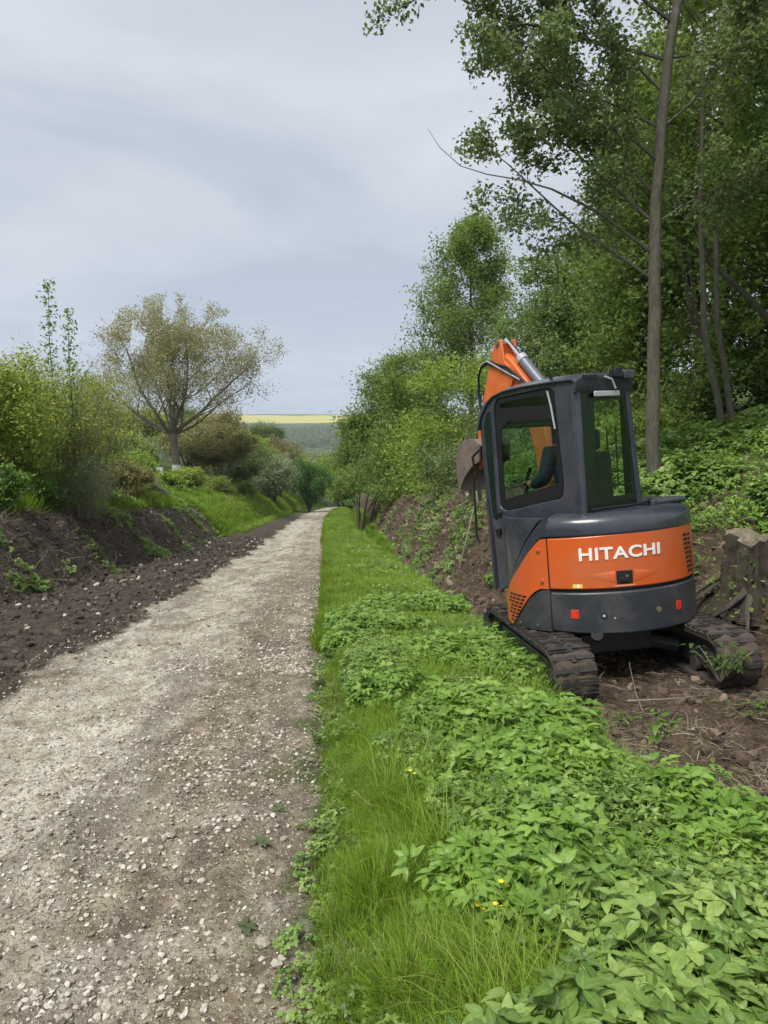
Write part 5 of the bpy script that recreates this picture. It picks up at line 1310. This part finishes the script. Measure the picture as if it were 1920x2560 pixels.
# -- cab
PL = Vector((-.50, -.42)); DL = (Vector((-.66, .62)) - PL).normalized(); NL = Vector((-DL.y, DL.x))  # outward = -x side
if NL.x > 0: NL = -NL
def fL(u, v, d): p = PL + DL*u - NL*d; return (p.x, p.y, v)
side_out = [(0, 1.54), (.30, 1.52), (.55, 1.30), (.77, .96), (.90, .90), (.945, .86), (.95, 1.08), (.965, 1.40), (1.0, 1.68), (1.02, 2.13), (1.025, 2.34), (.985, 2.46), (.94, 2.52), (.86, 2.55), (.77, 2.575), (.58, 2.595), (.33, 2.595), (0, 2.57)]
win = rounded([(.81, 1.575), (.165, 1.675), (.143, 1.79), (.185, 2.515), (.235, 2.548), (.82, 2.535), (.865, 2.44), (.87, 1.62)], .045)
door = plate('door', side_out, [win], fL, .035, M_gr, EX, .006)
clear = rounded([(.815, 1.675), (.195, 1.795), (.215, 2.30), (.70, 2.33), (.805, 2.27)], .03)
strip = rounded([(.80, 2.445), (.225, 2.415), (.245, 2.503), (.795, 2.488)], .02)
plate('window_gasket', rounded([(.80, 1.585), (.175, 1.685), (.153, 1.80), (.195, 2.508), (.24, 2.54), (.81, 2.527), (.855, 2.43), (.86, 1.625)], .04), [clear, strip], lambda u, v, d: fL(u, v, d + .010), .012, M_blk, door, .002)
plate('window_pane', [(.83, 1.62), (.17, 1.70), (.21, 2.51), (.83, 2.50)], [], lambda u, v, d: fL(u, v, d + .026), .004, M_glass, door, 0)
# light grey tube along the rear edge of the door window
MB().tube([fL(.245, 2.52, -.006), fL(.215, 2.40, -.008), fL(.19, 2.22, -.006)], .008, 6).build('window_rail', M_lite, door)
MB().tube([fL(.06, 1.60, 0), fL(.06, 1.60, 0)], .001, 3)
hd = MB(); hd.tube([fL(.52, 1.47, -.012), fL(.50, 1.475, -.040), fL(.40, 1.47, -.040), fL(.38, 1.465, -.012)], .011, 6); hd.cyl(fL(.48, 1.43, -.01), (-1, 0, 0), .02, .03, 12); hd.build('handle', M_blk, door)
MB().box(fL(.86, 1.40, .0)[:2] + (1.38,), (fL(.86, 1.4, 0)[0] - .03, fL(.92, 1.4, 0)[1], 1.43)).build('hinge', M_blk, door, bevel=.004)
MB().box(fL(.84, 1.55, .0)[:2] + (1.545,), (fL(.86, 1.5, 0)[0] - .025, fL(.90, 1.5, 0)[1], 1.575)).build('hinge', M_blk, door, bevel=.004)
# rear left corner post, chamfered
MB().prism([(-.503, -.395), (-.497, -.43), (-.478, -.445), (-.452, -.448), (-.452, -.40)], lambda p: (p[0], p[1], 1.52), lambda p: (p[0] + .004, p[1], 2.575)).build('corner_post', M_gr, EX, ang=60)
def fR(u, v, d): return (u, -.445 + d, v)
rear_out = [(-.455, 1.545), (.125, 1.555), (.050, 2.60), (-.452, 2.575)]
rw_hole = rounded([(-.452, 1.552), (.078, 1.562), (.006, 2.545), (-.448, 2.52)], .012)
plate('rear_frame', rear_out, [rw_hole], fR, .04, M_gr, EX, .005)
rg = plate('rear_window', rounded([(-.456, 1.545), (.088, 1.556), (.012, 2.552), (-.452, 2.528)], .015), [rounded([(-.338, 1.655), (.030, 1.665), (.034, 2.425), (-.305, 2.405)], .035)], lambda u, v, d: fR(u, v, d + .012), .010, M_blk, EX, 0)
plate('rear_pane', [(-.44, 1.60), (.05, 1.60), (.02, 2.50), (-.44, 2.50)], [], lambda u, v, d: fR(u, v, d + .006), .003, glass_mat('rear glass', (.86, .93, .90), .7), rg, 0)
MB().box((-.345, -.43, 1.735), (.04, -.42, 1.752)).build('window_bar', M_blk, rg)
for x_ in (-.19, -.10): MB().box((x_, -.425, 1.75), (x_ + .010, -.418, 2.2)).build('wiper_guard', M_blk, rg)
# roof: lofted shell
def roof():
    prof = [(-.47, 2.520), (-.475, 2.60), (-.44, 2.622), (-.20, 2.634), (.10, 2.640), (.30, 2.630), (.42, 2.605), (.52, 2.555), (.60, 2.46), (.645, 2.34)]
    V = []; F = []; nx = 9
    for y, z in prof:
        f = (y + .45)/1.07; xl = -.505 + f*(-.160) - .012; xr = .055 + f*.11 + .012
        for i in range(nx):
            g = i/(nx-1); e_ = abs(2*g-1)**6*.045; V.append((xl + (xr-xl)*g, y, z - e_ + (.0)))
        for i in range(nx):
            g = i/(nx-1); V.append((xl + (xr-xl)*g, y + (.03 if y < -.45 else 0) - (.03 if y > .5 else 0), z - .055))
    m = 2*nx
    for j in range(len(prof)-1):
        for i in range(nx-1):
            F.append((j*m+i, j*m+i+1, (j+1)*m+i+1, (j+1)*m+i)); F.append((j*m+nx+i, (j+1)*m+nx+i, (j+1)*m+nx+i+1, j*m+nx+i+1))
        F.append((j*m, (j+1)*m, (j+1)*m+nx, j*m+nx)); F.append((j*m+nx-1, j*m+2*nx-1, (j+1)*m+2*nx-1, (j+1)*m+nx-1))
    F.append(tuple(range(nx)) + tuple(range(2*nx-1, nx-1, -1))); j = len(prof)-1; F.append(tuple(j*m+i for i in range(nx))[::-1] + tuple(j*m+i for i in range(nx, 2*nx)))
    return MB().add(V, F).build('roof', M_gr, EX, ang=50, bevel=.006)
rf = roof()
MB().box((-.515, -.20, 2.585), (-.495, -.18, 2.645)).build('roof_seam', M_blk, rf)
MB().box((-.44, -.482, 2.575), (-.30, -.470, 2.60)).build('vent_strip', M_blk, rf)
# wiper motor, arm and lamp at the rear top
MB().box((-.165, -.53, 2.575), (-.085, -.46, 2.645)).build('lamp_bracket', M_blk, EX, bevel=.006)
MB().box((-.06, -.52, 2.56), (.055, -.462, 2.632)).build('work_lamp', M_gr, EX, bevel=.012)
MB().tube([(-.235, -.49, 2.585), (-.175, -.505, 2.56), (-.145, -.505, 2.49)], .009, 6).build('wiper_arm', M_lite, EX)
MB().box((-.335, -.478, 2.435), (-.075, -.466, 2.478)).build('rain_guard', M_lite, EX, bevel=.008)
MB().box((-.46, -.44, 2.50), (.02, -.395, 2.575)).build('rear_header', M_blk, EX)
# right wall, front, floor
def fRi(u, v, d): return (.085 + .10*u - d, -.42 + 1.04*u, v)
plate('right_wall', [(0, 1.0), (1, 1.0), (1.0, 2.35), (.92, 2.52), (0, 2.58)], [rounded([(.10, 1.62), (.93, 1.55), (.93, 2.32), (.86, 2.46), (.10, 2.48)], .04)], fRi, .03, M_blk, EX, .004)
def fF(u, v, d): return (-.645 + .82*u, .60 + .03*(1 if v > 2.2 else 0) - d, v)
plate('front_frame', [(0, .9), (1, .9), (1, 2.36), (0, 2.36)], [rounded([(.06, 1.0), (.95, 1.0), (.95, 2.30), (.06, 2.30)], .05)], fF, .03, M_gr, EX, .004)
plate('windscreen', [(.04, .98), (.97, .98), (.97, 2.33), (.04, 2.33)], [], lambda u, v, d: fF(u, v, d + .015), .004, M_glass, EX, 0)
plate('corner_glass', rounded([(.905, 1.50), (.955, 1.52), (.985, 2.10), (.985, 2.33), (.95, 2.42), (.905, 2.44)], .015), [], lambda u, v, d: fL(u, v, -.004 + d), .006, M_fglass, EX, 0)
MB().tube([(-.70, .66, 1.93), (-.715, .685, 1.86), (-.715, .70, 1.36), (-.70, .68, 1.30)], .011, 7).build('grab_rail', M_blk, EX)
MB().tube([(-.66, .64, 2.12), (-.70, .70, 2.06), (-.69, .70, 1.96)], .012, 6).build('mirror_stay', M_blk, EX)
st_ = MB().box((-.40, -.20, 1.32), (.0, .28, 1.46)).build('seat', M_seat, EX, bevel=.03, bseg=3)
MB().box((-.39, -.29, 1.42), (-.01, -.18, 2.02), Matrix.Identity(4)).build('backrest', M_seat, st_, bevel=.04, bseg=3)
MB().box((-.29, -.28, 2.03), (-.11, -.20, 2.20)).build('headrest', M_seat, st_, bevel=.03, bseg=3)
MB().box((-.48, .38, 1.50), (-.30, .56, 1.60)).box((-.08, .42, 1.50), (.08, .56, 1.66)).tube([(-.38, .42, 1.5), (-.38, .36, 1.85), (-.36, .33, 1.93)], .016, 6).tube([(.0, .40, 1.5), (.0, .34, 1.85)], .016, 6).build('controls', M_blk, EX)
MB().box((-.44, -.43, 1.50), (-.36, -.40, 2.5)).build('inner_post', M_blk, EX)
MB().box((-.50, -.38, 2.535), (.06, .46, 2.55)).build('strip_reflection_panel', M_lite, EX)  # added pale panel; its colour stands in for the reflection in the upper strip
# -- boom, arm, bucket
XB = .30
def sp(prof, x0, x1): return MB().prism(prof, lambda p: (x0, p[0], p[1]), lambda p: (x1, p[0], p[1]))
boom = sp([(.80, .95), (.98, .95), (.97, 1.7), (1.00, 2.05), (1.12, 2.45), (1.36, 2.80), (1.60, 2.98), (1.62, 3.10), (1.52, 3.14), (1.30, 3.02), (1.02, 2.72), (.84, 2.35), (.78, 1.9)], XB-.075, XB+.075).build('boom', M_or2, EX, bevel=.012)
MB().box((.10, .62, .80), (.50, .98, 1.12)).cyl((XB, .88, .95), (0, 0, 1), .11, .55, 20).build('swing_bracket', M_blk, EX, bevel=.01)
arm = sp([(1.40, 3.235), (1.49, 3.23), (1.60, 3.06), (1.72, 2.80), (1.92, 2.30), (2.02, 1.98), (1.92, 1.93), (1.80, 2.10), (1.58, 2.42), (1.30, 2.72), (1.24, 2.80), (1.26, 2.9), (1.36, 3.0)], XB-.10, XB-.076).build('arm', M_or2, EX, bevel=.006)
sp([(1.42, 3.20), (1.49, 3.20), (1.72, 2.80), (1.92, 2.30), (2.0, 2.0), (1.92, 1.97), (1.60, 2.5), (1.50, 2.8)], XB-.0755, XB+.074).build('arm_body', M_or2, arm, bevel=.01)
sp([(1.40, 3.235), (1.49, 3.23), (1.60, 3.06), (1.72, 2.80), (1.60, 2.7), (1.40, 3.0)], XB+.0745, XB+.10).build('arm_plate', M_or2, arm, bevel=.006)
for y_, z_ in ((1.45, 3.20), (1.56, 3.03), (1.93, 2.0)): MB().cyl((XB, y_, z_), (1, 0, 0), .028, .24, 14).build('pin', M_bolt, arm)
MB().tube([(XB, .86, 2.66), (XB, 1.20, 3.00)], .052, 16).build('cylinder_barrel', M_cyl, boom)
MB().tube([(XB, 1.19, 2.99), (XB, 1.44, 3.235)], .024, 12).build('cylinder_rod', M_chr, boom)
MB().tube([(XB, 1.17, 2.975), (XB, 1.215, 3.02)], .058, 16).build('cylinder_collar', M_lite, boom)
MB().tube([(XB, 1.55, 2.45), (XB, 1.95, 2.42)], .04, 12).build('bucket_cylinder', M_cyl, arm)
for k, off in enumerate((0, .035)):
    MB().tube([(XB-.11, 1.02, 2.70 + off), (XB-.115, 1.3, 2.90 + off), (XB-.115, 1.62, 3.02 + off*.6), (XB-.12, 1.74, 3.0), (XB-.12, 1.80, 2.92), (XB-.12, 1.82, 2.70), (XB-.12, 1.78, 2.5)], .013, 6).build('hose', (M_blk, M_lite)[k] if k == 0 else M_blk, boom)
MB().tube([(XB-.118, 1.1, 2.78), (XB-.125, 1.62, 3.045), (XB-.125, 1.75, 3.03)], .009, 6).build('hose', M_lite, boom)
# bucket
bp_ = [(1.756, 2.20), (1.865, 2.26), (2.036, 2.27), (2.161, 2.20), (2.231, 2.06), (2.239, 1.88), (2.208, 1.72)]
bi = [(p[0] - .018 + (-.0), p[1] - .018) for p in bp_[::-1]]
bk = sp(bp_ + bi, XB-.20, XB+.20).build('bucket', M_steel, EX, bevel=.004)
for x_ in (XB-.202, XB+.186): sp([(1.756, 2.20), (1.865, 2.26), (2.036, 2.27), (2.161, 2.20), (2.231, 2.06), (2.239, 1.88), (2.208, 1.72), (2.099, 1.86), (1.927, 1.98), (1.787, 2.02)], x_, x_+.016).build('side_plate', M_steel, bk)
for k in range(4):
    x_ = XB - .19 + k*.113; sp([(2.196, 1.74), (2.231, 1.74), (2.208, 1.58), (2.196, 1.58)], x_, x_+.04).build('tooth', M_steel, bk)
sp([(1.740, 2.22), (1.849, 2.28), (1.857, 1.98), (1.756, 1.92)], XB-.07, XB-.05).build('ear', plain('faded red paint', (.38, .10, .085), .6, 0, .3, 20), bk)
sp([(1.740, 2.22), (1.849, 2.28), (1.857, 1.98), (1.756, 1.92)], XB+.05, XB+.07).build('ear', M_or2, bk)
MB().tube([(XB-.04, 1.75, 2.2), (XB-.04, 1.95, 2.33), (XB-.04, 2.05, 2.22)], .02, 6).build('link', M_blk, bk)

# -- undercarriage (turned against the upper body, parallel to the track)
UM = Matrix.Rotation(rad(-21.9), 4, 'Z')
def tr_pt(s, R, y0, y1, zc):
    """point and tangent angle at distance s round a stadium"""
    Ls = y1 - y0; P_ = 2*Ls + 2*PI*R; s %= P_
    if s < Ls: return (y1 - s, zc + R, PI)
    s -= Ls
    if s < PI*R: a = s/R; return (y0 - R*math.sin(a), zc + R*math.cos(a), PI + a)
    s -= PI*R
    if s < Ls: return (y0 + s, zc - R, 2*PI)
    s -= Ls; a = s/R; return (y1 + R*math.sin(a), zc - R*math.cos(a), a)
Rt = .185; Y0, Y1, ZC = -.93, .85, .425
pad = MB().box((-.15, -.030, 0), (.15, .030, .022)).box((-.15, -.018, .021), (-.02, .012, .036)).box((.02, -.018, .021), (.15, .012, .036)).build('pad_proto', M_rub, None, bevel=.004); pad_me = pad.data
bpy.data.objects.remove(pad)
for sx in (-.60, .60):
    prof = []; inn = []
    for k in range(64):
        y, z, a = tr_pt(k/64*(2*(Y1-Y0) + 2*PI*Rt), Rt, Y0, Y1, ZC); prof.append((y, z))
        y, z, a = tr_pt(k/64*(2*(Y1-Y0) + 2*PI*(Rt-.03)), Rt-.03, Y0, Y1, ZC); inn.append((y, z))
    V = []; F = []
    for x_ in (sx-.15, sx+.15):
        V += [(x_, y, z) for y, z in prof] + [(x_, y, z) for y, z in inn]
    n = 64
    for k in range(n):
        k2 = (k+1) % n; F += [(k, k2, 2*n+k2, 2*n+k), (n+k, 3*n+k, 3*n+k2, n+k2), (k, n+k, n+k2, k2), (2*n+k, 2*n+k2, 3*n+k2, 3*n+k)]
    tb = MB().add(V, F).build('crawler_track', M_rub, EX, M=UM)
    per = 2*(Y1-Y0) + 2*PI*Rt; npd = 58
    for k in range(npd):
        y, z, a = tr_pt((k+.5)/npd*per, Rt, Y0, Y1, ZC)
        o = link('track_pad', pad_me, tb); t_ = Vector((0, -math.cos(a+PI), math.sin(a+PI)))
        # outward normal
        nn = Vector((0, y - max(Y0, min(Y1, y)), z - ZC)); 
        nn = nn.normalized() if abs(nn.y) > 1e-6 else Vector((0, 0, math.copysign(1, z - ZC)))
        xx = Vector((1, 0, 0)); yy = nn.cross(xx); MM = Matrix((xx, yy, nn)).transposed().to_4x4(); MM.translation = (sx, y, z); o.matrix_local = UM @ MM
        if o.name.startswith('track_pad'): o.scale.z *= .75 + .5*random.random()
    # packed mud between the lugs
    rr2 = np.random.default_rng(int(sx*10)+20); ny_ = 150; nx_ = 9; V = []; F = []
    for k in range(ny_):
        y, z, a = tr_pt(k/ny_*per, Rt, Y0, Y1, ZC); nn = Vector((0, y - max(Y0, min(Y1, y)), z - ZC))
        nn = nn.normalized() if abs(nn.y) > 1e-6 else Vector((0, 0, math.copysign(1, z - ZC)))
        for i in range(nx_):
            q = -.155 + .31*i/(nx_-1); h_ = .024 + .034*float(fbm(np.array([k*.35 + sx*9]), np.array([q*22.0]), 44, 3)[0]) - (.02 if i in (0, nx_-1) else 0)
            V.append((sx + q, y + nn.y*h_, z + nn.z*h_))
    for k in range(ny_):
        k2 = (k+1) % ny_
        for i in range(nx_-1): F.append((k*nx_+i, k2*nx_+i, k2*nx_+i+1, k*nx_+i+1))
    MB().add(V, F).build('packed_mud', M_mud, tb, ang=180, M=UM)
    fr_ = MB().box((sx-.09, Y0+.05, ZC-.10), (sx+.09, Y1-.05, ZC+.07)).build('track_frame', M_dk, EX, bevel=.015, M=UM)
    for y_, r_ in ((Y0, .150), (Y1, .150)): MB().cyl((sx, y_, ZC), (1, 0, 0), r_, .20, 24).cyl((sx, y_, ZC), (1, 0, 0), .06, .27, 14).build('drive_wheel', M_rub, fr_, M=UM)
    for k in range(4): MB().cyl((sx, Y0 + .3 + k*.38, ZC-.10), (1, 0, 0), .06, .22, 14).build('track_roller', M_rub, fr_, M=UM)
cf = MB().box((-.30, -.34, .40), (.30, .36, .56)).cyl((0, 0, .57), (0, 0, 1), .30, .09, 32)
for sx in (-1, 1):
    for sy in (-1, 1): cf.tube([(sx*.2, sy*.22, .48), (sx*.50, sy*.40, .42)], .07, 8)
cf.build('undercarriage_frame', M_dk, EX, bevel=.01, M=UM)
MB().box((-.74, 1.22, .22), (.74, 1.27, .52)).build('dozer_blade', M_dk, EX, bevel=.01, M=UM)
MB().box((-.35, .3, .38), (-.27, 1.22, .46)).box((.27, .3, .38), (.35, 1.22, .46)).build('blade_arm', M_dk, EX, bevel=.01, M=UM)

# ------------------------------------------------------------------ driver
M_skin = plain('skin', (.42, .25, .17), .55, 0, .06); M_jack = plain('navy work jacket', (.012, .022, .045), .85, 0, .2, 9); M_trou = plain('dark trousers', (.02, .022, .03), .85); M_hair = plain('dark hair', (.025, .018, .012), .7)
def skin_body(name, joints, edges, mat, parent, sub=2):
    me = bpy.data.meshes.new(name); me.from_pydata([j[0] for j in joints], edges, []); me.materials.append(mat); o = link(name, me, parent)
    o.modifiers.new('skin', 'SKIN')
    bm = bmesh.new(); bm.from_mesh(me); L_ = bm.verts.layers.skin.verify(); bm.verts.ensure_lookup_table()
    for i, j in enumerate(joints): r = j[1]; bm.verts[i][L_].radius = r if hasattr(r, '__len__') else (r, r); bm.verts[i][L_].use_root = (i == 0)
    bm.to_mesh(me); bm.free(); md = o.modifiers.new('sub', 'SUBSURF'); md.levels = sub; md.render_levels = sub; me.polygons.foreach_set('use_smooth', []) ; return o
DR = empty('person', (0, 0, 0)); DR.matrix_world = Matrix.Translation(EX_LOC) @ EX_ROT @ Matrix.Translation((-.20, -.04, 1.52))
tag(DR, 'driver in a dark navy jacket sitting in the excavator cab, hands on the levers', 'person')
J = [((0, 0, .10), (.15, .11)), ((0, .02, .25), (.145, .105)), ((0, .06, .40), (.165, .115)), ((0, .08, .52), (.14, .09)), ((0, .09, .60), .055), ((0, .11, .68), (.072, .082)), ((0, .12, .79), (.078, .092)), ((0, .12, .86), (.05, .06)),
     ((-.17, .09, .52), .062), ((-.22, .12, .30), .050), ((-.17, .34, .26), .038), ((-.16, .40, .28), .030), ((.17, .09, .52), .062), ((.22, .12, .30), .050), ((.17, .34, .26), .038), ((.16, .40, .28), .030),
     ((-.09, .10, .06), .09), ((-.12, .44, .06), .065), ((-.12, .52, -.32), .045), ((-.12, .62, -.36), .035), ((.09, .10, .06), .09), ((.12, .44, .06), .065), ((.12, .52, -.32), .045), ((.12, .62, -.36), .035)]
E_ = [(0,1),(1,2),(2,3),(3,4),(4,5),(5,6),(6,7),(3,8),(8,9),(9,10),(10,11),(3,12),(12,13),(13,14),(14,15),(0,16),(16,17),(17,18),(18,19),(0,20),(20,21),(21,22),(22,23)]
nf = len(J)
for s_, w_ in ((-1, 11), (1, 15)):
    for q in range(4):
        x_ = s_*.16 + (q-1.5)*.018; b0 = len(J); J += [((x_, .43, .285), .009), ((x_, .465, .275), .008), ((x_, .475, .245 + .003*q), .007)]; E_ += [(w_, b0), (b0, b0+1), (b0+1, b0+2)]
    b0 = len(J); J += [((s_*.16 - s_*.04, .415, .27), .010), ((s_*.16 - s_*.045, .445, .255), .008)]; E_ += [(w_, b0), (b0, b0+1)]
skin_body('body', J, E_, M_skin, DR)
skin_body('jacket', [(j[0], tuple(v*1.10 for v in (j[1] if hasattr(j[1], '__len__') else (j[1], j[1])))) for j in J[:4]] + [((0, .088, .565), (.075, .07))] + [(j[0], j[1]*1.22) for j in (J[8], J[9], J[10])] + [(j[0], j[1]*1.22) for j in (J[12], J[13], J[14])], [(0,1),(1,2),(2,3),(3,4),(3,5),(5,6),(6,7),(3,8),(8,9),(9,10)], M_jack, DR)
skin_body('trousers', [((0, .02, .06), (.17, .13))] + [(j[0], j[1]*1.14) for j in (J[16], J[17], J[18])] + [(j[0], j[1]*1.14) for j in (J[20], J[21], J[22])], [(0,1),(1,2),(2,3),(0,4),(4,5),(5,6)], M_trou, DR)
bm = bmesh.new(); bmesh.ops.create_uvsphere(bm, u_segments=20, v_segments=14, radius=1)
for v in bm.verts: v.co = Vector((v.co.x*.088, v.co.y*.105 + .105, v.co.z*.10 + .80)) if v.co.z > -.25 or v.co.y < 0 else Vector((v.co.x*.06, v.co.y*.05 + .09, v.co.z*.07 + .80))
for f in [f for f in bm.faces if f.calc_center_median().y > .15 and f.calc_center_median().z < .845]: bm.faces.remove(f)
me = bpy.data.meshes.new('hair'); bm.to_mesh(me); bm.free(); me.materials.append(M_hair); me.polygons.foreach_set('use_smooth', [True]*len(me.polygons)); link('hair', me, DR)
mb = MB(); mb.tube([(0, .195, .775), (0, .222, .755), (0, .205, .742)], [.008, .014, .012], 8); 
mb.build('nose', M_skin, DR)
for s_ in (-1, 1): MB().cyl((s_*.030, .190, .785), (0, 1, 0), .012, .012, 10).build('eye', M_wht, DR); MB().tube([(s_*.078, .11, .75), (s_*.09, .10, .775), (s_*.08, .09, .80)], .012, 6).build('ear', M_skin, DR)
MB().tube([(-.022, .198, .715), (0, .204, .712), (.022, .198, .715)], .005, 6).build('mouth', plain('lips', (.35, .14, .11), .5), DR)
